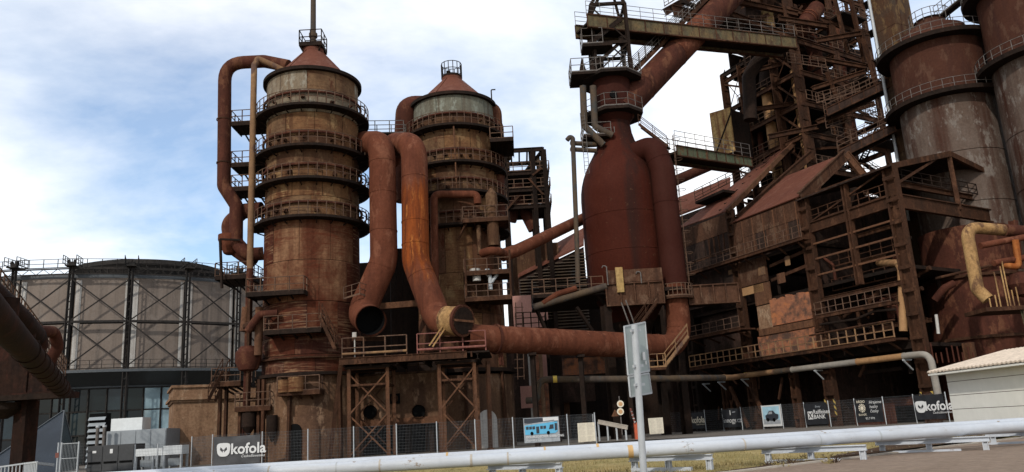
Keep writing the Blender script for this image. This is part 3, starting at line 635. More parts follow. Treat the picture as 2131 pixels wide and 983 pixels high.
# ================================================================== glass pyramid entrance and yard units
root = T('glass_wedge', 'dark glass wedge shaped entrance leaning up to a point before the gasholder', 'pavilion', A(60, 960, 74))
p = [A(-70, 968, 66), A(122, 962, 66), A(133, 855, 74), A(165, 957, 82), A(-70, 975, 82)]
for q in (0, 1, 3, 4): p[q].z = 0
for a, b in ((0, 1), (1, 3), (3, 4), (4, 0)): MB().prism([p[a], p[b], p[2]], (p[b]-p[a]).cross(p[2]-p[a]).normalized()*-.06).build('glass_face', 'wedge', root)
for a in (0, 1, 3): MB().bar(p[a], p[2], .10, .14).build('edge_bar', 'slate', root)
# yard equipment cabinets
def gbase(x, Y): return V((A(x, 900, Y).x, Y, 0))
def cab(name, x0, x1, Y, h, dep, mat, label, cat, z0=0, doors=0, extra=None):
    a, b = gbase(x0, Y), gbase(x1, Y); root = T(name, label, cat, a+ZV*z0)
    MB().frame(a+ZV*z0, b-a, V((0, dep, 0)), ZV*h).build('casing', mat, root)
    for k in range(doors):
        q = a.lerp(b, (k+.04)/doors); q2 = a.lerp(b, (k+.96)/doors); MB().frame(q+V((0, -.04, z0+.1)), q2-q, V((0, .035, 0)), ZV*(h-.2)).build('door', mat, root)
        c = q.lerp(q2, .5); MB().box(c+V((0, -.06, z0+h*.36)), (.9, .03, .14)).build('vent', 'black', root)
    return root
r_ = cab('equipment_cabinet', 185, 282, 58, 1.85, 1.6, 'cabinet', 'black three door equipment cabinet in the yard with small white stickers', 'cabinet', doors=3)
for x, w in ((200, .26), (235, .2)): MB().box(V((gbase(x, 58).x, 57.945, 1.42)), (w, .02, .16 if x == 200 else .3)).build('sticker', 'print_white', r_)
cab('plant_unit', 222, 346, 62, 2.9, 2.5, 'unit_grey', 'long grey panelled plant unit behind the black cabinet', 'plant unit', doors=4)
cab('roof_unit', 230, 295, 64, .95, 1.5, 'unit_white', 'pale flat casing lying on the grey plant unit', 'casing', z0=2.95)
for x, k in ((203, 'stainless flue pipe on the left of a pair by the plant unit'), (217, 'stainless flue pipe on the right of a pair by the plant unit')):
    b = gbase(x, 61); root = T('flue', k, 'flue', b, 'paired flues'); MB().rod(b, b+ZV*3.2, .12, 14).build('stack', 'rail_grey', root, True); MB().rod(b+ZV*3.2, b+ZV*3.35, .15, 14).build('collar', 'galv', root, True)
cab('cooling_unit', 283, 340, 57.5, .5, 1.2, 'unit_white', 'white cooling unit casing left of a pair on steel legs', 'cooling unit', z0=.95)
cab('cooling_unit', 341, 380, 57.5, .62, 1.2, 'unit_white', 'white cooling unit casing standing nearer the grey banner', 'cooling unit', z0=.95)
for x, lab in ((286, 'grey steel stand under the left white cooling unit'), (344, 'grey steel stand under the cooling unit nearer the grey banner')):
    a = gbase(x, 57.6); root = T('unit_stand', lab, 'stand', a)
    for dx, dy in ((0, 0), (1.2, 0), (0, 1), (1.2, 1)): MB().bar(a+V((dx, dy, 0)), a+V((dx, dy, .94)), .12).build('leg', 'galv', root)
    MB().box(a+V((.6, .5, .45)), (.8, .6, .5)).build('pump', 'unit_grey', root)
mf = ['steel mesh fence panel in front of the cooling unit pair', 'steel mesh fence panel between cooling units and the banner']
fence_line([gbase(283, 56), gbase(330, 56), gbase(398, 56)], 1.7, mf)
fence_line([gbase(400, 61), gbase(443, 57)], 2.1, 'mesh fence panel angled back from the wrinkled grey banner')
# gate frame
a, b = gbase(124, 57), gbase(166, 57); root = T('yard_gate', 'galvanised yard gate with a small red notice left of the black cabinet', 'gate', a)
for q in (a, a.lerp(b, .15), b): MB().bar(q, q+ZV*2.2, .08).build('post', 'galv', root)
g = MB(); g.bar(a.lerp(b, .15)+ZV*2.1, b+ZV*2.1, .05); g.bar(a.lerp(b, .15)+ZV*.15, b+ZV*.15, .05); g.bar(a.lerp(b, .15)+ZV*1.1, b+ZV*1.1, .04)
for k in range(12): q = a.lerp(b, .15+.85*k/12); g.bar(q+ZV*.15, q+ZV*2.1, .012)
g.build('gate_leaf', 'galv', root); MB().box(a+V((-.02, -.06, 1.35)), (.24, .02, .34)).build('notice', 'red_paint', root)
fence_line([gbase(166, 57), gbase(186, 57)], 2.0, 'short mesh fence panel between yard gate and black cabinet')
root = T('barrier_arm', 'pale grey barrier arm on a post in front of the glass wedge', 'barrier', gbase(67, 50)); q = gbase(67, 50); e = gbase(116, 53)
MB().bar(q, q+ZV*1.05, .16).build('post', 'galv', root); MB().bar(q+V((-.3, 0, 1.05)), e+ZV*.75, .14, .16).build('arm', 'galv', root)
# low white railing bottom left
a, b = G(-10, 990, -.1), G(62, 985, -.1)
root = T('low_railing', 'low white metal railing by the pipe at the yard entrance', 'railing', a); r = MB()
A1, A2, A3 = A(-20, 975, 28), A(50, 965, 28), A(77, 962, 24)
for p0, p1 in ((A1, A2), (A2+V((.0, 0, 0)), A3)):
    r.bar(p0, p1, .05); r.bar(p0-ZV*.55, p1-ZV*.55, .05)
    for k in range(10): q = p0.lerp(p1, k/9); r.bar(q, q-ZV*(q.z-gz(q.y)), .03)
r.build('bars', 'galv', root)
# louvre stack beside glass
root = T('louvre_tower', 'dark louvred air intake panel standing before the gasholder glass', 'louvre', gbase(198, 68)); a, b = gbase(181, 68), gbase(216, 68)
MB().frame(a+V((0, .25, 0)), b-a, V((0, .8, 0)), ZV*4.6).build('casing', 'black', root)
sl_ = MB().prism([a+v_ for v_ in (V((0, 0, 0)), V((0, .2, .26)), V((0, .26, .26)), V((0, .06, 0)))], b-a); so_ = None
for k in range(9):
    if so_ is None: o = sl_.build('slat', 'unit_grey', root); so_ = o
    else: o = so_.copy(); COL.objects.link(o)
    o.location = V((0, 0, .2+k*.48))
# ================================================================== dark pipeline on the far left
z5 = 4.8; q0, q1 = G(-60, 606, z5), G(131, 812, z5); dd = (q1-q0).normalized(); sd_ = V((dd.y, -dd.x, 0))
PL = T('pipe_bridge', 'dark elevated pipe bridge with big rusty gas pipe at the left edge', 'pipe bridge', V((q1.x, q1.y, 0)))
MB().tube([q0-dd*45, q1], .42, 24).build('gas_pipe', 'shade_rust', PL, True)
lo1 = A(131, 826, 46); bx0, bx1 = A(-160, 826, 46).x, A(133, 826, 46).x; zt0 = A(40, 735, 46).z
MB().frame(V((bx0, 46, lo1.z)), V((bx1-bx0, 0, 0)), V((0, 1.6, 0)), ZV*.35).build('deck', 'shade_rust', PL)
for k in range(7): xk = bx0+(bx1-bx0)*k/7; MB().frame(V((xk, 46.2+.1*(k % 2), lo1.z+.35)), V(((bx1-bx0)/7-.03, 0, 0)), V((0, .8, 0)), ZV*((zt0-lo1.z)*(1.35 if k < 4 else .85 if k < 6 else .02))).build('bunker_plate', 'shade_rust', PL)
MB().bar(V((bx0, 45.9, lo1.z+.1)), V((bx1, 45.9, lo1.z+.1)), .12, .3).build('edge_beam', 'steel_dark', PL)
MB().tube(arc([A(-40, 590, 31)-dd*34, A(-40, 590, 31), A(45, 668, 37), A(74, 700, 41), A(78, 722, 41.5)], [2, .5, .5]), .52, 20).build('gas_pipe', 'shade_rust', PL, True)
MB().tube(arc([A(52, 705, 39.5), A(84, 690, 41), A(113, 690, 42.5), A(121, 722, 43), A(103, 752, 43)], [.5, .6, .6], 6), .30, 16).build('pipe_loop', 'pipe_dark', PL, True)
for x, y, Y in ((20, 646, 33), (58, 690, 38.5), (66, 712, 40)): q = A(x, y, Y); MB().tube([q-ZV*.7, q+ZV*.5], .36, 16).build('valve_drum', 'shade_rust', PL, True)
MB().tube(arc([A(20, 720, 36), A(40, 700, 38), A(60, 730, 40)], .4), .2, 12).build('drain_pipe', 'shade_rust', PL, True)
MB().rail([A(-20, 590, 35), A(72, 702, 45), A(136, 782, 56)], 1.15, .8, .028, mids=2).build('railing', 'rail', PL)
for k in (39, 49, 59):
    for s_ in (.3, 2.2): q = q1-dd*k-sd_*s_; MB().ib(V((q.x, q.y, gz(q.y)-.1)), V((q.x, q.y, z5-.4 if s_ > 0 else z5+.6)), .35, .35, .05).build('trestle_leg', 'shade_rust', PL)
    q = q1-dd*k; MB().bar(q-sd_*2.4-ZV*.55, q+sd_*.6-ZV*.55, .3, .3).build('trestle_beam', 'shade_rust', PL)
MB().rail([A(-20, 640, 33), A(30, 690, 37)], 1.1, .8, .028).build('railing', 'rail', PL)
for k in range(9): q = q1-dd*(2+k*2.2); MB().tube([q-dd*.06, q+dd*.06], .46, 20).build('pipe_collar', 'shade_rust', PL, True)
for x in (58, -60): q = A(x, 826, 47.5); MB().bar(V((q.x, 47.5, 0)), V((q.x, 47.5, lo1.z)), .9, .9).build('pillar', 'shade_rust', PL)
MB().lathe((A(10, 850, 47).x, 47), [(.2, lo1.z-1.0), (.9, lo1.z-.5), (.9, lo1.z-.1)], 20).build('hopper', 'steel_dark', PL, True)
# ================================================================== plaster house
ha, hb = A(352, 900, 64), A(540, 900, 67); ha.z = hb.z = 0
HS = T('plaster_house', 'low flat brown plastered house with stepped cornice behind the wrinkled grey banner', 'house', ha)
dv = (hb-ha).normalized(); dn = V((-dv.y, dv.x, 0)); L = (hb-ha).length
MB().frame(ha+dv*.25+dn*.25, dv*(L-.25), dn*7, ZV*4.9).build('wall', 'plaster', HS)
MB().frame(ha+dv*.05+dn*.02, dv*L, dn*7.4, ZV*.25).build('base_course', 'plaster', HS).location.z = 0
for z, o_, h in ((4.9, .12, .18), (5.08, -.06, .22), (5.30, .18, .75), (6.05, .02, .2)):
    MB().frame(ha+dv*o_+dn*o_+ZV*z, dv*(L-o_), dn*7.2, ZV*(h-.004)).build('cornice', 'plaster', HS)
# tree dressing-free yard ends here
# ================================================================== hot stoves
def valves(par, c, r, z0, a0, a1, n):
    for k in range(n):
        if prand.random() < .35: continue
        z = z0+prand.uniform(-.3, .3); g = a0+(a1-a0)*(k+.5+prand.uniform(-.3, .3))/n; p = V((c[0]+r*math.cos(g), c[1]+r*math.sin(g), z)); sz = prand.uniform(.16, .34); mb = MB(); mb.box(p, (.2, sz, sz), g); mb.rod(p, p+V((math.cos(g), math.sin(g), 0))*.25, .09, 8); mb.build('inspection_hatch', 'steel', par)
prand = random.Random(3)
PV = {'stove_tan': ['stove_tan', 'stove_tan', 'stove_tan2', 'stove_brown'], 'stove_brown': ['stove_brown', 'stove_brown', 'stove_brown2', 'stove_tan'], 'stove_red': ['stove_red', 'stove_red', 'stove_pale', 'stove_red2'], 'stove_pale': ['stove_pale', 'stove_red', 'stove_pale', 'stove_red2'], 'stove_top': ['stove_top', 'stove_top', 'stove_tan2']}
def stove(c, rings, zrim, ztop, rtop, courses, label, a_from, a_to, r=3.75, rw=4.62, zbot=6.2, crown=True, ring_mat='steel_dark'):
    S = T('hot_stove', label, 'hot stove', (c[0], c[1], 0), 'hot blast stoves')
    prev = zbot
    for k, (z1, mat) in enumerate(courses):
        dr = .02*(k % 2)
        npl = 10; off = (k*.37) % 1
        for j in range(npl):
            g0 = 2*PI*(j+off)/npl; rr_ = r+dr+prand.choice([0, .012, .025]); mm = prand.choice(PV.get(mat, [mat])); hz = prand.choice([0, .0, .02])
            MB().lathe(c, [(r-.1, prev), (rr_-.03, prev+.012), (rr_, prev+.03), (rr_, z1-.04-hz), (rr_-.03, z1-.015), (r-.1, z1)], 10, g0+.004, g0+2*PI/npl-.004).build('shell_plate', mm, S, True)
        MB().lathe(c, [(r-.02, prev), (r-.02, z1)], 64).build('shell_backing', 'steel_dark', S, True)
        prev = z1
    # raised plate patches and vertical seam straps
    MB().ring(c, r-.1, r+.33, zrim-.02, .28, 96).build('rim', 'steel_dark', S, True)
    cn_ = MB().lathe(c, [(r+.12, zrim+.26), (r*.9, zrim+.42), (rtop, ztop), (rtop, ztop+.35), (0, ztop+.36)], 64).build('cone_roof', 'roof', S, True)
    for k in range(4):
        g = 2*PI*k/4-2.0; d = V((math.cos(g), math.sin(g), 0)); cc = V((c[0], c[1], 0))
        MB().bar(cc+d*(r*.9)+ZV*(zrim+.45), cc+d*(rtop+.02)+ZV*(ztop+.03), .06, .05).build('seam', 'roof', cn_)
    for i, z in enumerate(rings):
        pl = MB().ring(c, r, rw, z-.16, .06, 64, a_from, a_to)
        pl.lathe(c, [(rw, z-.14), (rw+.05, z-.14), (rw+.05, z+.06), (rw, z+.06), (rw, z-.14)], 64, a_from, a_to)
        for k in range(14):
            g = a_from+(a_to-a_from)*k/13; d = V((math.cos(g), math.sin(g), 0)); cc = V((c[0], c[1], 0)); pl.bar(cc+d*(r-.05)+ZV*(z-.42), cc+d*(rw-.2)+ZV*(z-.16), .06, .1)
        po = pl.build('ring_platform', ring_mat, S)
        rp_ = circ(c, rw, z, 26, a_from, a_to, True); MB().rail(rp_, 1.15, 1.25, .026, toe=0).build('railing', 'rail', po)
        MB().tube(circ(c, r+.22, z+1.25, 48, a_from, a_to, True), .11, 8).build('water_ring', 'pipe_dark', po, True)
        valves(po, c, r+.15, z+.75, a_from+.2, a_to-.2, 12)
        for g in (a_from+.08, -.16):
            d = V((math.cos(g), math.sin(g), 0)); q = V((c[0], c[1], z+.62))+d*(r+.42); MB().tube([q+(d*math.cos(h_)+ZV*math.sin(h_))*.5 for h_ in [2*PI*j/16 for j in range(16)]], .06, 6, closed=True).build('handwheel', 'black', po, True)
    return S
s1 = (-16.25, 63.0)
S1 = stove(s1, [27.28, 23.86, 21.18, 18.1], 30.5, 33.75, .9,
      [(7.6, 'stove_red'), (9.0, 'stove_red'), (11.6, 'stove_red'), (14.8, 'stove_pale'), (18.0, 'stove_pale'), (19.9, 'stove_tan'), (22.4, 'stove_tan'), (24.9, 'stove_tan'), (26.9, 'stove_tan'), (28.8, 'stove_top'), (30.5, 'stove_top')],
      'tall hot stove with mast on its cone and red rusted lower half', R(-175), R(50))
cc = V((s1[0], s1[1], 0))
# crown platform and mast
cp = MB(); cp.box(cc+ZV*34.2, (1.95, 1.95, .18)); 
for dx, dy in ((-1, -1), (1, -1), (1, 1), (-1, 1)): cp.bar(cc+V((dx*.6, dy*.6, 33.6)), cc+V((dx*.9, dy*.9, 34.15)), .1)
po = cp.build('crown_platform', 'steel_dark', S1); MB().rail([cc+V((x*.95, y*.95, 34.28)) for x, y in ((-1, -1), (1, -1), (1, 1), (-1, 1))], 1.3, 1.0, .035, mids=1, closed=True, toe=.2).build('railing', 'steel_dark', po)
MB().tube([cc+ZV*34.0, cc+ZV*35.3, cc+ZV*35.35, cc+ZV*35.7, cc+ZV*35.75, cc+ZV*46], [.24, .24, .36, .36, .24, .2], 14).build('mast', 'pipe_grey', S1, True)
def bulge(S, x0, x1, y, Yf, dep, nm='side_platform', h=1.1, mat='steel_dark', raily=True):
    a, b = A(x0, y, Yf), A(x1, y, Yf); z = min(a.z, b.z); a.z = b.z = z
    pl = MB(); pl.frame(a-ZV*.14, b-a, V((0, dep, 0)), ZV*.10); pl.bar(a-ZV*.1, b-ZV*.1, .06, .34); pl.bar(a-ZV*.1, a+V((0, dep, -.1)), .06, .34); pl.bar(b-ZV*.1, b+V((0, dep, -.1)), .06, .34)
    for k in range(1, 4): q = a.lerp(b, k/4); pl.bar(q-ZV*.2, q+V((0, dep, -.7)), .08, .14)
    o = pl.build(nm, mat, S)
    if raily: MB().rail([a+V((0, dep, 0)), a, b, b+V((0, dep, 0))], h, 1.0, .032).build('railing', 'rail', o)
    return o
# platforms reaching out to the uptake pipe on the left
for y in (252, 338, 388): bulge(S1, 481, 549, y, 62.0, 2.6)
bulge(S1, 512, 632, 604, 58.2, 2.6); bulge(S1, 549, 668, 683, 57.9, 2.4)
bulge(S1, 448, 520, 572, 61.5, 4.0); bulge(S1, 577, 665, 812, 58.4, 1.6, mat='steel'); bulge(S1, 489, 562, 846, 59.5, 3.0, mat='steel'); bulge(S1, 440, 500, 795, 60.5, 3.5, mat='steel')
for x, y0, y1, Y in ((520, 606, 935, 60), (459, 800, 945, 60.8), (472, 800, 945, 62), (500, 850, 945, 60), (508, 850, 945, 61.4), (540, 790, 940, 60), (549, 790, 940, 59.6)):
    a, b = A(x, y0, Y), A(x, y1, Y); MB().bar(V((a.x, Y, 0)), a, .22).build('platform_leg', 'steel', S1)
MB().stair(A(667, 658, 57.2), A(700, 728, 57.4), .9, (0, 1, 0)).build('stairs', 'steel', S1)
MB().stair(A(440, 835, 60), A(470, 775, 61), .8, (.3, 1, 0)).build('stairs', 'steel', S1)
# skirt and plinth
MB().ring(s1, 3.0, 4.25, 6.05, .22, 64).build('base_ring', 'steel_dark', S1, True)
MB().ring(s1, 3.4, 4.1, 7.3, .12, 64).build('base_ring', 'steel', S1, True)
pn = MB().lathe(s1, [(3.9, 0), (3.9, 3.1), (3.72, 3.12), (3.72, 6.05)], 64).build('plinth', 'plinth', S1, True)
def arch(S, c, r, ang, w, h, mat, name, t=.12):
    pts = []
    for k in range(13):
        g = PI*k/12; pts.append((math.cos(g)*w/2, h-w/2+math.sin(g)*w/2))
    pts = [(w/2, 0)]+pts+[(-w/2, 0)]
    d = V((math.cos(ang), math.sin(ang), 0)); t_ = V((-d.y, d.x, 0)); o = V((c[0], c[1], 0))+d*(r-.25)
    return MB().prism([o+t_*x+ZV*z for x, z in pts], d*(.25+t)).build(name, mat, S)
arch(S1, s1, 3.9, R(-93), .95, 2.6, 'black', 'doorway'); arch(S1, s1, 3.9, R(-76), 1.1, 2.55, 'plinth', 'bricked_arch', .08)
for k in range(3):
    g = R(-150+52*k); d = V((math.cos(g), math.sin(g), 0)); MB().bar(cc+d*4.25, cc+d*4.05+ZV*6.05, .2, .3).build('buttress', 'steel', S1)
# small fittings low on the shell
f = MB(); f.tube(arc([A(515, 690, 59), A(540, 655, 58.9), A(578, 652, 59.0)], .5), .28, 14); f.build('branch_pipe', 'pipe_dark', S1, True)
f = MB(); f.tube([A(540, 640, 59.6), A(537, 740, 59.6)], .3, 12); f.tube([A(512, 640, 60.5), A(507, 690, 60.4)], .3, 12); f.build('branch_pipe', 'steel_light', S1, True)
b = A(517, 748, 60.2); MB().lathe((b.x, b.y), [(.0, b.z-1.0), (.7, b.z-.8), (.95, b.z-.2), (.95, b.z+.5), (.6, b.z+.95), (0, b.z+1.05)], 24).build('pot', 'pipe_dark', S1, True)
MB().lathe((A(527, 670, 60).x, 60), [(.3, A(527, 690, 60).z), (.75, A(527, 683, 60).z), (.75, A(527, 676, 60).z), (.3, A(527, 668, 60).z)], 20).build('flange', 'steel', S1, True)
# valves and pipework under the left shell
f = MB(); b = A(617, 800, 58.6); f.rod(b-ZV*.55, b+ZV*.5, .6, 16); b = A(592, 803, 58.7); f.rod(b-ZV*.5, b+ZV*.4, .5, 16); f.build('burner_drum', 'stove_tan', S1, True)
f = MB(); p0, p1 = A(518, 855, 60), A(530, 905, 60); f.lathe((p0.x, p0.y), [(.1, p1.z), (.5, p1.z+.6), (.5, p0.z-.2), (.25, p0.z)], 16); f.build('hopper', 'steel_dark', S1, True); f = MB(); p0 = A(566, 880, 59.2); f.lathe((p0.x, p0.y), [(.05, 1.4), (.4, 2.2), (.4, 3.3)], 16); f.build('hopper', 'steel_dark', S1, True)
# ---- uptake pipe and pole on the left of stove 1
UPn = T('uptake_pipe', 'slim rusty uptake pipe looping down the outside of the mast topped stove', 'pipe', A(467, 400, 62))
MB().tube(arc([A(600, 138, 61.6), A(550, 128, 62), A(468, 132, 62), A(466, 388, 62), A(492, 428, 62), A(491, 505, 62), A(515, 530, 62), A(548, 528, 62.4)], [1, 1.6, .6, .9, .9, .8]), .54, 20).build('pipe_run', 'pipe_dark', UPn, True)
MB().tube(arc([A(528, 545, 62.6), A(482, 512, 62.8), A(476, 466, 62.8), A(505, 440, 62.8), A(545, 436, 62.6)], .8), [.5]+[.62]*200 if 0 else .62, 18).build('bypass_bend', 'pipe_dark', UPn, True)
b = A(478, 500, 62.3); MB().lathe((b.x, b.y), [(.9, b.z+.4), (.9, b.z), (.45, b.z-1.1), (.3, b.z-1.2)], 20).build('dust_leg', 'pipe', UPn, True)
for y in (250, 340): q = A(466, y, 62); MB().lathe((q.x, q.y), [(.54, q.z-.05), (.60, q.z-.05), (.60, q.z+.05), (.54, q.z+.05)], 20).build('flange', 'steel', UPn, True)
PO = T('bleeder_pipe', 'thin ochre stained vertical bleeder pipe beside the mast topped stove', 'pipe', V((A(520, 935, 61).x, 61, 0)))
MB().tube(arc([A(598, 150, 61.4), A(536, 122, 61), A(533, 132, 61), A(529, 135, 60.9), A(520, 560, 60.6)], .3, 4), .25, 14).build('pipe_run', 'pole', PO, True)
MB().tube([A(520, 560, 60.6), V((A(516, 700, 60.6).x, 60.6, 0))], .27, 14).build('lower_run', 'pipe_dark', PO, True)
f = MB(); f.bar(A(458, 498, 61), A(462, 600, 61), .16); f.bar(A(458, 498, 61), A(500, 500, 61.4), .14); f.build('stay', 'steel_dark', PO)
# ------------------------------------------------------------------ stove 2
s2 = (-4.85, 70.0)
S2 = stove(s2, [27.66, 24.24, 21.6, 18.6], 30.72, 33.7, .95,
      [(8.0, 'stove_brown'), (11.0, 'stove_brown'), (14.5, 'stove_brown'), (18.6, 'stove_brown'), (21.3, 'stove_brown'), (24.2, 'stove_tan'), (27.5, 'stove_tan'), (29.0, 'stove_tan'), (30.72, 'stove_green')],
      'hot stove with round railing crown and greenish top drum', R(-178), R(30))
c2 = V((s2[0], s2[1], 0))
po = MB().ring(s2, .3, 1.0, 34.0, .1, 32).build('crown_platform', 'steel_dark', S2, True); MB().rail(circ(s2, .96, 34.08, 14), 1.35, .6, .03, closed=True, toe=.1).build('railing', 'steel_dark', po)
f = MB(); f.rod(c2+V((-.3, 0, 34.05)), c2+V((-.3, 0, 34.8)), .18, 8); f.bar(c2+V((-.4, 0, 34.65)), c2+V((.5, 0, 34.5)), .12); f.build('crown_valve', 'black', S2)
MB().tube(arc([V((-1.15, 68.6, 30.8)), V((-1.15, 68.6, 32.0)), V((-.75, 68.6, 32.0))], .1, 3), .06, 8).build('vent_pipe', 'steel_dark', S2)
# shoulder elbows
MB().tube(arc([A(885, 222, 70), A(846, 222, 69.4), A(842, 300, 69.6), A(846, 420, 70)], 1.1), 1.0, 20).build('shoulder_duct', 'pipe_dark', S2, True)
MB().tube(arc([A(1000, 226, 70), A(1030, 226, 70), A(1034, 300, 70.2), A(1040, 470, 70.2)], .9), .62, 18).build('shoulder_duct', 'pipe_dark', S2, True)
MB().rod(A(944, 263, 65.4), A(951, 400, 65.6), .07, 8).build('conduit', 'steel_light', S2)
MB().tube(arc([A(994, 425, 65.2), A(993, 405, 65.2), A(903, 405, 65.2), A(906, 650, 65.4)], .55), .33, 16).build('loop_pipe', 'pipe', S2, True)
f = MB(); p_ = A(1024, 440, 65.2); f.rod(V((p_.x, p_.y, A(1028, 512, 65.2).z)), V((p_.x, p_.y, A(1024, 405, 65.2).z)), .5, 16); f.lathe((p_.x, p_.y), [(.5, A(1024, 405, 65.2).z), (.3, A(1024, 398, 65.2).z), (.1, A(1024, 392, 65.2).z)], 16); f.build('riser_drum', 'stove_brown', S2, True)
MB().rod(A(996, 470, 65.3), A(998, 530, 65.3), .2, 12).build('riser_pipe', 'stove_brown', S2, True)
# extended landing right of ring 1
bulge(S2, 1020, 1068, 287, 66.0, 4.5, mat='steel_dark')
PF = [bulge(S2, 963, 1057, 452, 64.6, 3.4, mat='steel'), bulge(S2, 966, 1062, 562, 64.2, 3.6, mat='steel'), bulge(S2, 968, 1064, 616, 64.2, 3.6, mat='steel')]
for x in (969, 1062):
    MB().bar(A(x-2, 520, 64.2), A(x+2, 618, 64.2), .14).build('frame_post', 'steel', S2)
MB().bar(A(975, 455, 64.8), A(953, 500, 65.6), .14).build('frame_brace', 'steel', S2)
f = MB(); b = A(992, 578, 64.8)
f.rod(b-ZV*.3, b+ZV*.45, .35, 14); f.rod(b+V((-.1, -.1, .45)), b+V((-.1, -.1, .7)), .45, 14); f.build('valve_body', 'holder_pale', S2, True)
f = MB(); b = A(1020, 578, 64.6); f.tube(arc([b-ZV*1.0, b+V((0, 0, .1)), b+V((-.4, 0, .5)), b+V((-.7, 0, .5))], .3), .17, 12); f.rod(b+V((.9, .2, .7)), b+V((.1, 0, -.4)), .14, 10); f.box(b+V((-.2, 0, .55)), (.35, .35, .35)); f.build('valve_body', 'galv', S2, True)
# curved branch and cross pipe to the dust catcher
MB().tube(arc([A(1003, 528, 64.4), A(1020, 522, 63.8), A(1040, 524, 64.6), A(1050, 530, 66)], .8), .36, 14).build('branch_bend', 'pipe', S2, True)
MB().ring(s2, 3.0, 4.6, 6.1, .3, 64).build('base_ring', 'steel_dark', S2, True)
MB().lathe(s2, [(4.25, 0), (4.25, 5.9)], 64).build('plinth', 'plinth', S2, True)
arch(S2, s2, 4.25, R(-62), 1.7, 3.0, 'holder_pale', 'bricked_arch', .06)
for k in range(3):
    g = R(-130+45*k); d = V((math.cos(g), math.sin(g), 0)); MB().bar(c2+d*4.6, c2+d*4.4+ZV*6.05, .2, .3).build('buttress', 'steel', S2)
f = MB()
for k in range(9): q = A(1080+2*k*0, 640+18*k, 69); f.bar(q-V((.4, 0, 0)), q+V((.4, 0, 0)), .05)
f.bar(A(1073, 630, 69), A(1078, 790, 69), .06); f.bar(A(1086, 630, 69), A(1091, 790, 69), .06); f.build('ladder', 'rail', S2)
# ------------------------------------------------------------------ chamber between the stoves
CH = T('blast_chamber', 'dark brown blast main chamber with round openings between the stoves', 'chamber', A(820, 935, 62.5))
a, b = A(717, 878, 62.2), A(925, 872, 62.2); z0 = 2.55
MB().frame(V((a.x, 62.2, z0)), V((b.x-a.x, 0, 0)), V((0, 7, 0)), ZV*3.4).build('wall', 'plinth', CH)
MB().frame(V((a.x-.1, 62.05, z0-.4)), V((b.x-a.x+.2, 0, 0)), V((0, .7, 0)), ZV*.5).build('sill_beam', 'steel_light', CH)
for x, y in ((771, 858), (872, 857)):
    q = A(x, y, 62.2); MB().tube([q+V((0, -.3, 0)), q+V((0, .02, 0))], .52, 20, cap=False).build('port_collar', 'steel', CH, True); MB().tube([q+V((0, -.06, 0)), q+V((0, -.02, 0))], .5, 20).build('port', 'black', CH)
q = A(822, 830, 62.1); MB().box(q, (.75, .35, .75)).build('fan_box', 'black', CH); MB().tube([q+V((0, -.24, 0)), q+V((0, -.16, 0))], .28, 16).build('fan_rim', 'steel', CH)
MB().frame(V((a.x, 64, 5.9)), V((b.x-a.x, 0, 0)), V((0, 4, 0)), ZV*1.4).build('upper_wall', 'steel_dark', CH)
MB().frame(V((a.x-.5, 66.5, 0)), V((b.x-a.x+1, 0, 0)), V((0, .5, 0)), ZV*z0).build('rear_wall', 'black', CH)
MB().rail([V((a.x, 62.4, 6.0)), V((b.x, 62.4, 6.0))], 1.2, 1.0).build('railing', 'rail', CH)
for x in (740, 850, 900): p_ = A(x, 900, 63); MB().bar(V((p_.x, 63, 0)), V((p_.x, 63, z0)), .4).build('pillar', 'steel_dark', CH)
BK = T('rear_screen', 'dark clad service wall rising behind the gap between the stoves', 'wall', V((-10, 74, 0)))
for k in range(5): MB().frame(V((-14.6+k*2.02, 74, 0)), V((2.0, 0, 0)), V((0, .3, 0)), ZV*(17.5+1.2*(k % 2))).build('wall_panel', 'steel_dark', BK)
MB().bar(A(770, 640, 66), A(870, 632, 66), .5, .5).build('cross_beam', 'steel_light', BK)
MB().tube([A(818, 545, 68), A(822, 760, 68)], .3).build('riser', 'steel_dark', BK, True)
# footbridge between the stoves
a, b = A(752, 283, 66), A(842, 281, 68); root = T('footbridge', 'slim grey railed footbridge joining the two stoves near the top', 'footbridge', a)
MB().bar(a, b, 1.0, .12).build('deck', 'steel_dark', root); o1 = V((0, -.5, 0))
for s in (-1, 1): MB().rail([a+o1*s, b+o1*s], 1.2, 1.3, .03, mids=2).build('railing', 'rail_grey', root)
# ================================================================== the two down pipes
def sections(root, path, r, cuts, mats, n=28, name='pipe_section'):
    """split one swept path at path fractions, each section its own part with a welded collar"""
    L = [0]
    for a, b in zip(path, path[1:]): L.append(L[-1]+(b-a).length)
    def pt(s):
        s *= L[-1]
        for k in range(len(path)-1):
            if L[k+1] >= s-1e-6: return path[k].lerp(path[k+1], (s-L[k])/max(1e-6, L[k+1]-L[k]))
        return path[-1]
    cs = [0]+cuts+[1]
    for i, (c0, c1) in enumerate(zip(cs, cs[1:])):
        mid = [path[k] for k in range(len(path)) if c0*L[-1]+.02 < L[k] < c1*L[-1]-.02]
        MB().tube([pt(c0)]+mid+[pt(c1)], r, n, cap=False).build(name, mats[i], root, True)
        if i:
            d = (pt(c0+.004)-pt(c0-.004)).normalized(); MB().tube([pt(c0)-d*.05, pt(c0)+d*.05], r+.03, n).build('weld_collar', mats[i], root, True)
P1 = T('down_pipe', 'wide rusty down pipe ending in an open black mouth above the deck', 'pipe', A(760, 690, 58.5))
pth = arc([A(735, 330, 67), A(760, 299, 64), A(795, 300, 60.8), A(799, 545, 60.2), A(750, 655, 59.8), A(772, 668, 57.0)], [1.4, 2.3, 3.2, 1.6], 9)
sections(P1, pth, 1.06, [.36, .47, .60, .72], ['pipe', 'pipe', 'pipe', 'pipe', 'pipe'])
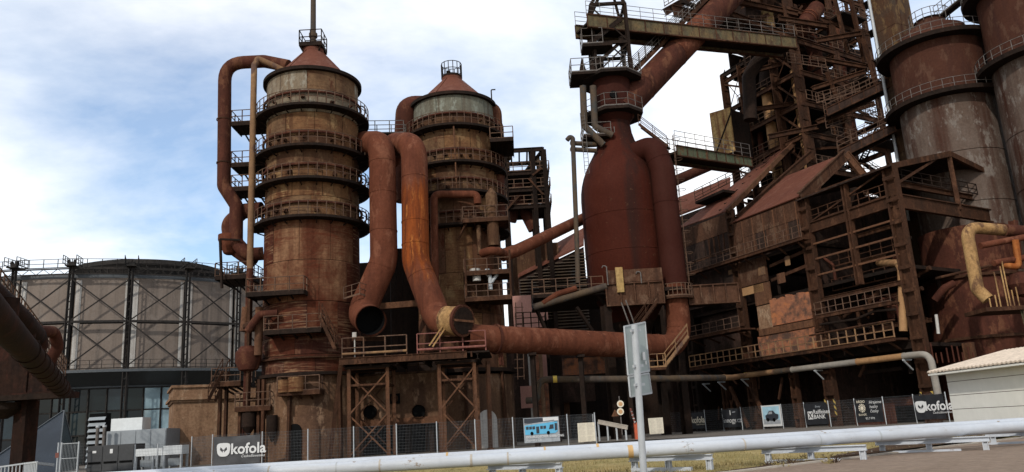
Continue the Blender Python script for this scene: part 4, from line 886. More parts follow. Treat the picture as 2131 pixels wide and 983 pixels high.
MB().tube([pth[-1]+(pth[-1]-pth[-2]).normalized()*.02, pth[-1]-(pth[-1]-pth[-2]).normalized()*.35], 1.13, 28, cap=False).build('mouth_flange', 'pipe', P1, True)
dm = (pth[-1]-pth[-2]).normalized(); MB().tube([pth[-1]-dm*1.3, pth[-1]-dm*1.2], 1.04, 28).build('mouth_dark', 'black', P1, True)  # black plug and sleeve paint the darkness inside the pipe
MB().tube([pth[-1]-dm*1.2, pth[-1]-dm*.06], 1.03, 28, cap=False).build('mouth_dark', 'black', P1, True)
P2 = T('down_pipe', 'wide orange streaked down pipe ending in a flanged blind plate above the deck', 'pipe', A(905, 700, 58.5))
pth2 = arc([A(808, 330, 66), A(823, 302, 64), A(862, 303, 61.2), A(865, 545, 60.4), A(905, 650, 59.6), A(918, 668, 58.6), A(962, 668, 57.2)], [1.3, 2.2, 3.4, .8, .8], 9)
sections(P2, pth2, 1.06, [.36, .52, .60, .71, .935], ['pipe_stained']*5+['pipe_ochre'])
dm = (pth2[-1]-pth2[-2]).normalized(); e = pth2[-1]
MB().tube([e-dm*.15, e+dm*.12], 1.16, 32).build('end_flange', 'pipe_dark', P2, True); MB().tube([e+dm*.12, e+dm*.16], .98, 32).build('blind_plate', 'steel_dark', P2)
up_ = ZV; sx_ = dm.cross(ZV).normalized(); MB().bar(e+dm*.2-sx_*.95, e+dm*.2+sx_*.95, .06, .16).build('plate_bar', 'steel_light', P2)
for k in range(24):
    g = 2*PI*k/24; q = e+(sx_*math.cos(g)+sx_.cross(dm)*math.sin(g))*1.07; MB().rod(q, q+dm*.2, .035, 6).build('flange_bolt', 'steel', P2)
f = MB(); f.bar(A(893, 720, 57), A(920, 680, 57.2), .10); f.bar(A(900, 722, 57), A(925, 685, 57.2), .10); f.build('prop', 'pipe_ochre', P2)
# valve stand on pipe 1
f = MB(); q = A(735, 622, 58.4)
f.rail([q+V((-.7, 0, 0)), q+V((.5, 0, .3)), q+V((.9, .6, .2))], .9, .5, .025); f.build('handrail', 'rail', P1)
# ================================================================== deck with lattice trestles
DK = T('pipe_deck', 'long steel deck with red and yellow handrail carrying the down pipe ends', 'platform', V((-7, 58, 0)))
a, b = A(705, 737, 57.4), A(1018, 737, 57.6); zd = 6.95; a = V((a.x, 57.6, zd)); b = V((b.x, 57.6, zd)); dl = b-a
MB().frame(a-ZV*.12, dl, V((0, 5.2, 0)), ZV*.12).build('floor', 'steel_dark', DK)
g = MB(); g.ib(a+V((0, -.06, -.22)), b+V((-1.6, -.06, -.22)), .22, .5, .05)
for k in range(1, 16): q = a.lerp(b, k/17); g.bar(q+V((0, -.08, -.42)), q+V((0, -.08, -.04)), .12, .05)
g.build('edge_girder', 'steel', DK)
for k in range(6): q = a.lerp(b, k/5.6); MB().ib(q+V((.3, 0, -.4)), q+V((.3, 5, -.4)), .2, .4, .05).build('cross_girder', 'steel_dark', DK)
def pxr(x0, x1, cols, z): return [V((A(x, 700, 57.6).x, 57.6, z)) for x in (x0, x1)]
for x0, x1, top, bot in ((712, 846, 'rail', 'pole'), (868, 1010, 'red_paint', 'red_paint')):
    p, q = pxr(x0, x1, 0, zd); ro = MB().rail([p, q], 1.45, 1.6, .04, mids=1, toe=0).build('railing', top, DK)
    MB().rod(p+V((0, -.05, .3)), q+V((0, -.05, .3)), .09, 8).build('guard_tube', bot, DK)
p, q = pxr(705, 740, 0, zd)
for x0, x1, y in ((733, 800, 705), (915, 1005, 706)): pa, pb_ = A(x0, y, 59), A(x1, y, 59); MB().ib(pa, pb_, .3, .35).build('pipe_saddle', 'steel', DK)
q = A(738, 695, 57.8); f = MB(); f.rod(V((q.x, q.y, zd)), V((q.x, q.y, zd+1.6)), .05, 8); f.box(V((q.x, q.y, zd+1.65)), (.3, .25, .4)); f.build('lamp_box', 'holder_pale', DK)
def latt(x0, x1, Y0, Y1, zt, label):
    root = T('lattice_trestle', label, 'trestle', V((A(x0, 940, Y0).x, Y0, 0)), 'lattice trestles under the pipe deck')
    xa, xb = A(x0, 850, Y0).x, A(x1, 850, Y0).x; P = [V((x, y, 0)) for y in (Y0, Y1) for x in (xa, xb)]
    for p in P: MB().ib(p, p+ZV*zt, .22, .22, .04).build('leg', 'steel_light', root)
    hs = [0.1, zt*.47, zt*.93]
    for z0, z1 in zip(hs, hs[1:]):
        for i, j in ((0, 1), (2, 3)):
            MB().bar(P[i]+ZV*z0, P[j]+ZV*z1, .13, .10).build('cross_brace', 'steel_light' if i == 0 else 'steel', root); MB().bar(P[j]+ZV*z0+V((0, .12, 0)), P[i]+ZV*z1+V((0, .12, 0)), .13, .10).build('cross_brace', 'steel_light' if i == 0 else 'steel', root)
    for i, j in ((0, 1), (2, 3), (0, 2), (1, 3)):
        for z in (zt*.80, zt-.1): MB().bar(P[i]+ZV*z, P[j]+ZV*z, .12, .14).build('tie', 'steel', root)
    MB().box((P[0]+P[3])/2+ZV*(zt+.0), (xb-xa+.5, Y1-Y0+.4, .18)).build('cap_beam', 'steel_dark', root)
latt(726, 807, 58.3, 61.2, 6.3, 'tall crossed steel trestle under the open mouthed pipe'); latt(916, 990, 58.3, 61.2, 6.3, 'tall crossed steel trestle under the flanged pipe end')
for k, (x, lab) in enumerate(((1021, 'lone rusty deck post in front of the greenish topped stove plinth'), (698, 'slanting rusty strut beside the red stove plinth'))):
    p = A(x, 935, 58.6); root = T('deck_post', lab, 'post', V((p.x, p.y, 0))); t_ = A(x+(-6 if k == 0 else 12), 752, 58.8)
    MB().ib(V((p.x-(0 if k == 0 else .4), p.y, 0)), t_, .25, .25, .05).build('shaft', 'steel', root); MB().box(V((p.x-(0 if k == 0 else .4), p.y, .06)), (.5, .5, .12)).build('foot_plate', 'steel', root)
# ================================================================== gas main into the dust catcher
DC = V((10.6, 73, 0)); VP_ = V((14.15, 69.9, 0))
GM = T('gas_main', 'long thick horizontal gas main curving up beside the dust catcher', 'pipe', A(1180, 710, 61))
m0, m1 = A(966, 703, 58.6), A(1335, 720, 66.8)
gpth = arc([m0, m1, V((VP_.x, VP_.y, m1.z-.05)), V((VP_.x, VP_.y, 13.2))], [1, 3.6], 12)
sections(GM, gpth, 1.02, [.12, .30, .48, .70, .84], ['pipe']*6)
for k in (.18,):
    q = gpth[0].lerp(gpth[1], .16); d = (gpth[1]-gpth[0]).normalized(); MB().tube([q-d*.08, q+d*.08], 1.14, 28).build('flange', 'pipe_dark', GM, True)
q = m0.lerp(m1, .16); MB().bar(q+V((.3, 0, -.9)), q+V((.35, 0, -2.0)), .35, .12).build('hanger', 'pipe_dark', GM)
for s in (.35, .62, .9): q = m0.lerp(m1, s); MB().box(q-ZV*1.05, (.6, 1.2, .2)).build('saddle', 'steel_dark', GM); MB().bar(V((q.x, q.y, 0)), q-ZV*1.15, .35).build('support_leg', 'steel_dark', GM)
# ================================================================== dust catcher
D = T('dust_catcher', 'deep red bottle shaped dust catcher tower with curved side pipe', 'dust catcher', DC)
prof = [(2.0, 10.2), (3.82, 13.4), (3.84, 19), (3.84, 22.0), (3.79, 22.8), (3.66, 23.5), (3.46, 24.2), (3.18, 24.9), (2.84, 25.6), (2.45, 26.3), (2.08, 27.0), (1.78, 27.7), (1.57, 28.5), (1.45, 29.6)]
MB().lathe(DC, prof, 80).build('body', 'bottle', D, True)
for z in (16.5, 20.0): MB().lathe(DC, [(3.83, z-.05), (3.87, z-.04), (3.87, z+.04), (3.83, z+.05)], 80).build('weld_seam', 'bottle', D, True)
for k, (z0_, z1_) in enumerate(((13.6, 16.4), (16.6, 19.9), (20.1, 21.9))):
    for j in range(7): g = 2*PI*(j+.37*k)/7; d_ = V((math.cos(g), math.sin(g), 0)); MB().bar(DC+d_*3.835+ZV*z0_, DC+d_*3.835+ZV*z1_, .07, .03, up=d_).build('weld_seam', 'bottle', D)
MB().lathe(DC, [(1.45, 29.6), (1.85, 30.1), (1.85, 34.0)], 40).build('neck', 'bottle_pale', D, True)
spth = arc([DC+V((.6, -.6, 24.6)), DC+V((1.5, -1.3, 26.0)), V((VP_.x-.5, VP_.y+.4, 26.1)), V((VP_.x, VP_.y, 23.6)), V((VP_.x, VP_.y, 13.0))], [1.0, 2.1, 1.5], 10)
sections(D, spth, 1.12, [.3, .55], ['bottle_pale', 'bottle_pale', 'bottle_pale'], name='side_pipe')
# neck platforms
def polyplat(S, c, r, z, n, rot, name, rail_mat='rail_grey', t=.3, mat='steel_dark'):
    pts = circ(c, r, z, n, rot, rot+2*PI); o = MB().prism([p-ZV*t for p in pts], ZV*t).build(name, mat, S); MB().rail(pts, 1.3, 1.2, .024, closed=True, mids=1).build('railing', rail_mat, o); return o
polyplat(D, DC, 2.9, 30.5, 8, R(22), 'neck_platform'); polyplat(D, DC, 3.1, 34.2, 8, R(22), 'top_platform')
a = A(1190, 168, 71); tp = MB(); tp.frame(V((a.x, 70.6, 34.0)), V((3.6, 0, 0)), V((0, 3.2, 0)), ZV*.25); o = tp.build('vent_platform', 'steel_dark', D); MB().rail([V((a.x+3.6, 70.6, 34.25)), V((a.x, 70.6, 34.25)), V((a.x, 73.8, 34.25))], 1.4, 1.1, .032).build('railing', 'rail_grey', o)
a = A(1215, 287, 71); tp = MB(); tp.frame(V((a.x, 70.8, a.z)), V((2.6, 0, 0)), V((0, 3, 0)), ZV*.2); o = tp.build('side_landing', 'steel_dark', D); MB().rail([V((a.x+2.6, 70.8, a.z+.2)), V((a.x, 70.8, a.z+.2)), V((a.x, 73.8, a.z+.2))], 1.2, 1.1, .03).build('railing', 'rail_grey', o)
# bleeder pipes on the left
for pts in (((1213, 180), (1216, 262), (1256, 302)), ((1234, 180), (1238, 264), (1262, 276), (1275, 282))):
    MB().tube(arc([A(x, y, 71.0) for x, y in pts], .5), .32, 14).build('bleeder', 'pipe_grey', D, True)
for x in (1213, 1234): q = A(x, 150, 71); MB().lathe((q.x, q.y), [(.35, 34.2), (.3, 34.7), (.02, 35.9)], 12).build('bleeder_cone', 'steel_dark', D)
MB().tube(arc([A(1180, 292, 70.5), A(1186, 285, 70.5), A(1192, 288, 70.5), A(1201, 520, 70.2), A(1203, 590, 70)], .2), .22, 12).build('drain_pipe', 'pipe_grey', D, True)
for y in (298, 311): MB().tube([A(1188, y, 70.6), A(1240, y+3, 71.5)], .22, 10).build('drain_branch', 'pipe_grey', D, True)
# ladder with hoops on the right side pipe
f = MB()
for dx in (0, 8): f.bar(V((VP_.x+1.25, VP_.y-.35+dx*.05, 13)), V((VP_.x+1.25, VP_.y-.35+dx*.05, 27)), .05)
for k in range(40): f.bar(V((VP_.x+1.25, VP_.y-.35, 13.2+.35*k)), V((VP_.x+1.25, VP_.y+.05, 13.2+.35*k)), .03)
for k in range(14): f.tube(circ((VP_.x+1.5, VP_.y-.15), .4, 13.8+k*.98, 10), .025, 4, closed=True)
f.build('caged_ladder', 'rail', D)
f = MB(); lx = A(1224, 340, 70)
for dx in (0, .4): f.bar(V((lx.x+dx-.3, 70.6, 24)), V((lx.x+dx-.3, 70.6, 30)), .05)
for k in range(16): f.bar(V((lx.x-.3, 70.6, 24+.38*k)), V((lx.x+.1, 70.6, 24+.38*k)), .03)
f.build('ladder', 'rail_grey', D)
MB().tube([DC+V((-.3, -1.5, 28.8)), DC+V((-.3, -1.9, 25.8))], .05, 6).build('cable', 'rail_grey', D)
# hoist frame on top
hx = [A(1240, 150, 72).x, A(1312, 150, 72).x]; hy = [71.6, 75.2]
for x in hx:
    for y in hy: MB().ib(V((x, y, 34.2)), V((x, y, 41.8)), .3, .3, .05).build('frame_post', 'steel_dark', D)
f = MB()
for z in (37.6, 41.8):
    for x in hx: f.bar(V((x, hy[0], z)), V((x, hy[1], z)), .25, .3)
    for y in hy: f.bar(V((hx[0], y, z)), V((hx[1], y, z)), .25, .3)
for y in hy: f.bar(V((hx[0], y, 34.4)), V((hx[1], y, 37.5)), .12); f.bar(V((hx[1], y, 37.7)), V((hx[0], y, 41.6)), .12)
f.build('frame_brace', 'steel_dark', D)
ap = V(((hx[0]+hx[1])/2+.6, 73.4, 46)); f = MB()
for x in hx:
    for y in hy: f.bar(V((x, y, 41.8)), ap, .22, .26)
f.bar(ap, ap+V((-4.5, -1, -1.4)), .3, .4); f.build('hoist_jib', 'steel_dark', D)
f = MB(); f.bar(A(1222, 95, 71), A(1292, 40, 72), .35, .45); f.bar(A(1240, 135, 71.4), A(1300, 80, 72), .25, .3); f.build('pulley_beam', 'steel_dark', D)
a = A(1213, 95, 70.6); f = MB(); f.frame(V((a.x, 70.8, a.z)), V((2.9, 0, 0)), V((0, 2.0, 0)), ZV*.3); o = f.build('hoist_landing', 'steel_dark', D); MB().rail([V((a.x+2, 70.8, a.z+.3)), V((a.x, 70.8, a.z+.3)), V((a.x, 72.8, a.z+.3))], 1.6, .8, .03).build('railing', 'rail_grey', o)
for x, y in ((1247, 130), (1297, 88)): q = A(x, y, 72.4); MB().lathe((q.x, q.y), [(.25, q.z-.6), (.45, q.z-.3), (.45, q.z+.5), (.3, q.z+.6)], 12).build('insulator', 'steel_dark', D)
f = MB()
for k in range(6): q = A(1299, 100+k*9, 72.3); f.tube(circ((q.x, q.y), .38, q.z, 10), .03, 4, closed=True)
for dx in (-.35, .35): f.bar(A(1299, 98, 72.3)+V((dx, 0, 0)), A(1299, 152, 72.3)+V((dx, 0, 0)), .04)
f.build('ladder_cage', 'rail_grey', D)
# manhole on neck
q = DC+V((-.15, -1.86, 31.9)); MB().tube([q, q-V((0, .2, 0))], .35, 16).build('manhole', 'black', D)
# base girders and deck
zb = 12.6
ga, gb_ = A(1262, 612, 68.6), A(1381, 612, 68.6)
for nm, x0, x1, Y, h in (('base_girder', 1262, 1381, 68.4, 2.0), ('base_girder', 1433, 1537, 69.5, 1.75)):
    a, b = A(x0, 615, Y), A(x1, 615, Y); z = (12.15 if x0 < 1300 else 11.9); g = MB(); g.frame(V((a.x, Y, z-h/2)), V((b.x-a.x, 0, 0)), V((0, .2, 0)), ZV*h)
    for zz in (-h/2, h/2-.1): g.frame(V((a.x-.05, Y-.2, z+zz)), V((b.x-a.x+.1, 0, 0)), V((0, .6, 0)), ZV*.1)
    n = 4
    for k in range(n+1): x = a.x+(b.x-a.x)*k/n; g.frame(V((x-.06, Y-.18, z-h/2+.1)), V((.12, 0, 0)), V((0, .18, 0)), ZV*(h-.2))
    g.build(nm, 'sheet', D)
fl = MB(); lft = A(1110, 630, 68.5).x; rgt = A(1540, 610, 69).x
fl.frame(V((lft, 68.6, zb-.3)), V((DC.x-lft+4, 0, 0)), V((0, 9, 0)), ZV*.3); o = fl.build('base_deck', 'steel_dark', D)
fl = MB(); fl.frame(V((DC.x+3.9, 70.0, zb-.6)), V((rgt-DC.x-3.9, 0, 0)), V((0, 8, 0)), ZV*.3); fl.build('base_deck', 'steel_dark', D)
fr_ = V((lft, 68.6, zb)); MB().rail([V((lft, 76, zb)), fr_, V((ga.x-.2, 68.6, zb))], 1.3, 1.1, .035, mids=1).build('railing', 'rail', o)
MB().frame(V((ga.x+.1, 68.3, 13.2)), V((gb_.x-ga.x-.1, 0, 0)), V((0, .06, 0)), ZV*1.1).build('guard_plate', 'sheet', D)
q = A(1289, 578, 68.2); MB().frame(V((q.x-.3, 68.1, q.z-1.3)), V((.62, 0, 0)), V((0, .4, 0)), ZV*2.2).build('control_box', 'yellow_sheet', D)
for x, y in ((1262, 555), (1333, 567)): q = A(x, y, 68.2); f = MB(); f.tube(arc([V((q.x, q.y, 13)), q, q+V((-.3, 0, .1)), q+V((-.4, 0, -.1))], .15), .05, 8); f.build('lamp_post', 'rail_grey', D)
for x, Y in ((1272, 68.9), (1418, 74), (1150, 76), (1272, 77), (1375, 77)):
    p = A(x, 780, Y); MB().ib(V((p.x, Y, 0)), V((p.x, Y, 11.3)), .7, .7, .1).build('base_leg', 'steel_dark', D)
for (x0, y0), (x1, y1) in (((1232, 600), (1272, 650)), ((1200, 640), (1240, 700)), ((1115, 640), (1150, 720))): MB().bar(A(x0, y0, 69), A(x1, y1, 70), .25).build('base_brace', 'steel_dark', D)
MB().tube([A(1110, 640, 68.4), A(1262, 596, 68.4)], .3, 12).build('edge_pipe', 'pipe_grey', D, True)
MB().tube([A(1130, 632, 68.3), A(1160, 612, 68.3), A(1200, 600, 68.3)], .25, 10).build('edge_pipe', 'pipe', D, True)
MB().frame(V((1.5, 98, 0)), V((17, 0, 0)), V((0, .4, 0)), ZV*17).build('rear_wall', 'steel_dark', D)  # dark panel added to close sky gaps behind the dust catcher
MB().lathe(DC, [(2.0, 10.2), (.8, 7.5), (.8, 6.5)], 40).build('hopper', 'steel_dark', D, True)
# small round platform under the side pipe, with stairs
MB().ring((VP_.x, VP_.y), 1.05, 1.55, 11.6, .2, 32).build('collar_platform', 'steel', D, True); MB().rail(circ((VP_.x, VP_.y), 1.5, 11.8, 12, R(-170), R(10), True), 1.1, .8, .03).build('railing', 'rail', D)
MB().stair(A(1322, 690, 68), A(1368, 628, 68.4), .9, (.2, 1, 0)).build('stairs', 'steel', D)
MB().stair(A(1382, 765, 67), A(1432, 700, 67.4), 1.0, (.2, 1, 0)).build('stairs', 'pole', D)
lz = A(1382, 765, 67).z; lx0 = A(1350, 765, 67).x; lx1 = A(1384, 765, 67).x; o = MB().frame(V((lx0, 66.4, lz-.2)), V((lx1-lx0, 0, 0)), V((0, 1.4, 0)), ZV*.18).build('stair_landing', 'steel', D); MB().rail([V((lx0, 66.4, lz)), V((lx1, 66.4, lz))], 1.1, .7, .035).build('railing', 'pole', o)
for (x, y) in ((1293, 630), (1302, 625)): MB().rod(A(x, y, 68), A(x+22, y+60, 67.6), .06, 6).build('stay_rod', 'rail_grey', D)
# ================================================================== big downcomer with walkway
DW = T('downcomer', 'huge inclined rusty downcomer duct with stairs along its upper side', 'duct', A(1400, 120, 77))
dA, dB = A(1290, 232, 72.6), A(1620, -110, 86); ddir = (dB-dA).normalized()
sections(DW, [dA+(dB-dA)*k/20 for k in range(21)], 1.42, [.12, .3, .46, .62, .8], ['pipe_dark', 'pipe_dark', 'pipe', 'pipe_dark', 'pipe_dark', 'pipe_dark'])
sdn = ddir.cross(ZV).normalized(); upn = sdn.cross(ddir)
w = MB(); e0, e1 = dA+ddir*3.2+upn*1.6-sdn*.3, dB+upn*1.6-sdn*.3
w.frame(e0-sdn*.6, sdn*1.2, (e1-e0), upn*.35); 
for k in range(90): q = e0.lerp(e1, k/90)+upn*.36; w.frame(q-sdn*.55, sdn*1.1, V((ddir.x, ddir.y, 0)).normalized()*.25, ZV*.06)
w.build('stairway', 'steel', DW)
for s in (-.6, .6): MB().rail([e0+sdn*s+upn*.3, e1+sdn*s+upn*.3], 1.3, 1.3, .032, mids=2, toe=0).build('railing', 'rail_grey', DW)
q = e0+ddir*1.2; MB().frame(q-sdn*.9-ZV*.5-V((1, 0, 0)), V((2.2, 0, 0)), V((0, 2, 0)), ZV*.4).build('landing', 'steel_dark', DW)
# ================================================================== bridges
def bridge(name, label, p0, p1, w, h, mat, npan, rm='rail_grey', end=0):
    p0, p1 = V(p0), V(p1); root = T(name, label, 'footbridge', p0); d = (p1-p0); dn_ = V((d.x, d.y, 0)).normalized(); s = V((dn_.y, -dn_.x, 0))*w/2
    for sg in (1, -1):
        for k in range(npan):
            a, b = p0.lerp(p1, k/npan), p0.lerp(p1, (k+.985)/npan); MB().frame(a+s*sg-ZV*h, b-a, s.normalized()*.08*sg, ZV*h).build('girder_plate', mat, root)
        g = MB(); g.bar(p0+s*sg*1.04, p1+s*sg*1.04, .3, .10); g.bar(p0+s*sg*1.04-ZV*h, p1+s*sg*1.04-ZV*h, .34, .12)
        for k in range(npan+1): q = p0.lerp(p1, k/npan)+s*sg*1.08; g.bar(q-ZV*h, q, .1, .16)
        g.build('flange', 'steel', root)
        MB().rail([p0+s*sg, p1+s*sg], 1.5, 1.6, .024, mids=2, toe=0).build('railing', rm, root)
    MB().frame(p0-s-ZV*(h*.7), s*2, d, ZV*.2).build('deck', 'steel_dark', root); return root
bridge('top_footbridge', 'long high footbridge from dust catcher head to furnace top, peeling yellow green girder', A(1209, 42, 71.5), A(1640, 88, 83), 2.2, 1.35, 'yellow_girder', 12)
bridge('lower_footbridge', 'lower mossy green footbridge from the dust catcher side pipe to the furnace', A(1388, 310, 71), A(1545, 335, 80), 2.0, 1.0, 'green_paint', 8)
root = T('bridge_stairs', 'steel stairs from the dust catcher neck down to the green footbridge', 'stairs', A(1390, 310, 71)); MB().stair(A(1332, 262, 71.5), A(1392, 308, 71), 1.0, (.4, 1, 0)).build('flight', 'steel', root)
# cross pipe from stove valves to dust catcher
root = T('cross_pipe', 'slanting pipe from the stove valve platforms up behind the dust catcher', 'pipe', A(1060, 528, 66)); MB().tube([A(1044, 532, 66), A(1075, 522, 66.5), A(1215, 455, 76)], .55, 18).build('pipe_run', 'pipe', root, True)
root = T('cross_pipe', 'dark round duct behind the dust catcher under the green footbridge', 'pipe', A(1440, 360, 82)); MB().tube([A(1385, 385, 80), A(1490, 340, 86)], .55, 18).build('pipe_run', 'pipe_dark', root, True)
# ================================================================== cast house
def GBx(x, y, t):                                       # pixel on the plane across the building at t -> point
    n = BV.cross(ZV); d = ray(x, y); P = A0+BU*t; k = (P-CAM).dot(n)/d.dot(n); return CAM+d*k
rs2 = random.Random(11)
CH2 = T('cast_house', 'big rusty steel framed cast house with open bays and patched brick walls', 'factory hall', A0)
NF = V((-BU.y, BU.x, 0))                                # outward normal of the long facade (towards the stoves)
if NF.dot(CAM-A0) < 0: NF = -NF
def column(t, s, z1, w=1.15, mat='steel', z0=0, bat=True):
    p = PB(t, s, 0); mb = MB()
    for sg in (-1, 1): mb.bar(p+BU*sg*(w/2-.08)+ZV*z0, p+BU*sg*(w/2-.08)+ZV*z1, .5, .16, up=BU)
    mb.bar(p+NF*-.1+ZV*z0, p+NF*-.1+ZV*z1, .1, w-.1, up=BU)
    if bat:
        z = z0+.8
        while z < z1-.5: mb.frame(p+NF*.25-BU*w/2+ZV*z, BU*w, NF*.06, ZV*.28); z += 1.9
    return mb.build('column', mat, CH2)
column(0, 0, 21.0, 1.2); column(9.75, 0, 21.2, 1.2); column(19.8, 0, 22.6, 1.0); column(28.6, 0, 22.8, 1.0, 'steel_dark'); column(0, 18.2, 21.6, 1.0); column(4.8, 0, 20.8, .5, z0=11.8, bat=False)
for t, s in ((-.35, 6.2), (0.2, 13), (5, 9), (14.5, .6), (24.5, .6)): column(t, s, 6.2, .8, 'steel_light' if s == 6.2 else 'steel')
for t in (0, 9.75):
    p = PB(t, 0, 0); [MB().frame(p+BU*o_+NF*.32+ZV*.9, BU*.22, NF*.02, ZV*1.5).build('hazard_strip', 'hazard', CH2) for o_ in (-.62, .4)]
# gable roof over the front bays
for s0, z0, s1, z1 in ((-.6, 20.75, 9.1, 23.3), (9.1, 23.3, 18.8, 21.5)):
    for k in range(4):
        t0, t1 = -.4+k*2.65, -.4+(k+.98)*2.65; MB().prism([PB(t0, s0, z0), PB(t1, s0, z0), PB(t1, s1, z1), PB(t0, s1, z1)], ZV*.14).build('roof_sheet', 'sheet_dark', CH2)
f = MB(); f.bar(PB(-.3, 0, 20.9), PB(-.3, 9.1, 23.2), .3, .5); f.build('gable_rafter', 'steel', CH2); f = MB(); f.bar(PB(-.3, 9.1, 23.2), PB(-.3, 18.2, 21.6), .3, .5); f.build('gable_rafter', 'steel', CH2)
MB().ib(PB(-.2, 0, 17.9), PB(-.2, 18.3, 17.9), .4, 1.25, .1).build('gable_girder', 'steel', CH2)
MB().bar(PB(-.2, 9.1, 18), PB(-.2, 9.1, 23), .4, .3).build('gable_post', 'steel', CH2)
MB().ib(PB(.6, 1.5, 19.8), PB(.6, 17, 19.8), .3, .5, .06).build('crane_beam', 'steel', CH2); MB().rail([PB(.2, .5, 20.0), PB(.2, 17.8, 20.0)], 1.0, 1.4, .04).build('railing', 'steel_dark', CH2)
MB().bar(PB(-.25, .3, 19.4), PB(-.25, 7, 22.5), .15, .2).build('gable_brace', 'steel', CH2)
MB().ib(PB(.3, 0, 18.0), PB(9.4, 0, 18.0), .4, 1.0, .08).build('side_girder', 'steel', CH2); MB().bar(PB(0, 0, 20.95), PB(28.6, 0, 21.25), .2, .3).build('eave_beam', 'steel', CH2)
MB().rail([PB(.3, .2, 18.6), PB(9.4, .2, 18.6)], 1.1, 1.2, .04).build('railing', 'steel', CH2)
for z in (16.4, 15.0, 13.5): MB().bar(PB(.4, -.1, z), PB(9.4, -.1, z), .12, .16).build('sheeting_rail', 'steel_light', CH2)
MB().ib(PB(.4, -.1, 11.2), PB(9.4, -.1, 11.2), .2, .4, .05).build('sheeting_rail', 'steel', CH2); MB().bar(PB(9.2, .1, 18.6), PB(.6, .1, 20.8), .14).build('side_brace', 'steel', CH2)
# interior: back walls, floors, clutter; interior shade carried by the dark colours
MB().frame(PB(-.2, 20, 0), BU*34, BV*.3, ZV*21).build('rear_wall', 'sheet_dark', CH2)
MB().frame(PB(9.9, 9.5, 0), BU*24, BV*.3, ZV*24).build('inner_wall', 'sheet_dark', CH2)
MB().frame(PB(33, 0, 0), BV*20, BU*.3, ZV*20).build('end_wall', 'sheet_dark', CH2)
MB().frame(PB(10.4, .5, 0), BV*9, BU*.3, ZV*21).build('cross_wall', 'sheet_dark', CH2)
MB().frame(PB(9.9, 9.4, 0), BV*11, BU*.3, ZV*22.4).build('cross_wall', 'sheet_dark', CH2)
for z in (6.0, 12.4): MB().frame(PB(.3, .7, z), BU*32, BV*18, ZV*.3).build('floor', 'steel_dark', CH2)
for t0, t1, nm in ((10, 19.3, 0), (20.3, 28.4, 1)): MB().frame(PB(t0, .4, 16.6), BU*(t1-t0), BV*8, ZV*.3).build('floor', 'steel_dark', CH2)
# roof 1 : wide red plane above the brick bay
r1, r2 = GBx(1612, 378, 19.4), GBx(1760, 320, 9.8); b1, b2 = PB(19.6, -.25, 21.05), PB(9.7, -.25, 21.15)
for k in range(8):
    u0, u1 = k/8, (k+.985)/8; q = [b1.lerp(b2, u0), b1.lerp(b2, u1), r1.lerp(r2, u1), r1.lerp(r2, u0)]; nn = (q[1]-q[0]).cross(q[3]-q[0]).normalized()
    MB().prism(q, nn*.1).build('roof_sheet', 'roof', CH2)
MB().ib(b2+ZV*-.1, r2+ZV*-.1, .35, 1.1, .1).build('verge_girder', 'sheet', CH2); MB().bar(b1, r1, .25, .35).build('verge_girder', 'steel', CH2)
rr = r2+V((2.4, .9, -3.1)); MB().ib(r2, rr, .3, .9, .1).build('ridge_strut', 'steel_light', CH2)
# roof 2 : narrower plane climbing to the furnace
b1, b2 = PB(28.7, -.25, 22.7), PB(19.9, -.25, 22.5); r1, r2 = GBx(1628, 306, 23.4), GBx(1652, 298, 19.9)
for k in range(5):
    u0, u1 = k/5, (k+.985)/5; q = [b1.lerp(b2, u0), b1.lerp(b2, u1), r1.lerp(r2, u1), r1.lerp(r2, u0)]; nn = (q[1]-q[0]).cross(q[3]-q[0]).normalized()
    MB().prism(q, nn*.1).build('roof_sheet', 'roof', CH2)
for k in range(9):
    u0 = .06+k*.1; q = b1.lerp(b2, .8-.06*k).lerp(r1.lerp(r2, .8-.06*k), u0); MB().box(q+ZV*.1, (.6, .12, .1), R(-30)).build('roof_stop', 'steel_dark', CH2)
MB().bar(b2, r2, .3, .5).build('verge_girder', 'steel_light', CH2)
MB().rail([GBx(1447, 418, 27.5), GBx(1560, 360, 25), GBx(1640, 315, 22.5)], 1.3, 1.2, .04, mids=2).build('railing', 'rail', CH2)
MB().stair(GBx(1590, 352, 22), GBx(1648, 312, 21), 1.0, BV).build('stairs', 'steel', CH2)
MB().frame(GBx(1447, 425, 27.5), BU*-5, BV*2, ZV*.3).build('landing', 'steel_dark', CH2)
MB().ib(PB(19.0, .3, 21.5), GBx(1690, 320, 17), .4, .9, .1).build('raking_strut', 'steel', CH2)
# facade panels, each its own sheet
def pan(t0, t1, z0, z1, mat, nm='wall_panel', s=0., th=.16): return MB().frame(PB(t0, s, z0), BU*(t1-t0), NF*th, ZV*(z1-z0)).build(nm, mat, CH2)
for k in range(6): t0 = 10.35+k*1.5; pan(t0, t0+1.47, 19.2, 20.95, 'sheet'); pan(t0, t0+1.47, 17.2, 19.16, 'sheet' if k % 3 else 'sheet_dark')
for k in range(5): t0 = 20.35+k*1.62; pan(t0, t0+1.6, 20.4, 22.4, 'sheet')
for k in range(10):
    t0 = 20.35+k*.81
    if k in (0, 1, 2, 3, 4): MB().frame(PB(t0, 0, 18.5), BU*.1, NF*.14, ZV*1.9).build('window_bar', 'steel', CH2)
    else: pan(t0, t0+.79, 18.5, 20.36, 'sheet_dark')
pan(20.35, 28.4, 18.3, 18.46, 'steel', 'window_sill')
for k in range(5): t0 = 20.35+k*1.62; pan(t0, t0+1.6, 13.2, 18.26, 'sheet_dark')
for k in range(3): t0 = 15.5+k*1.36; pan(t0, t0+1.33, 14.2, 16.7, 'sheet')
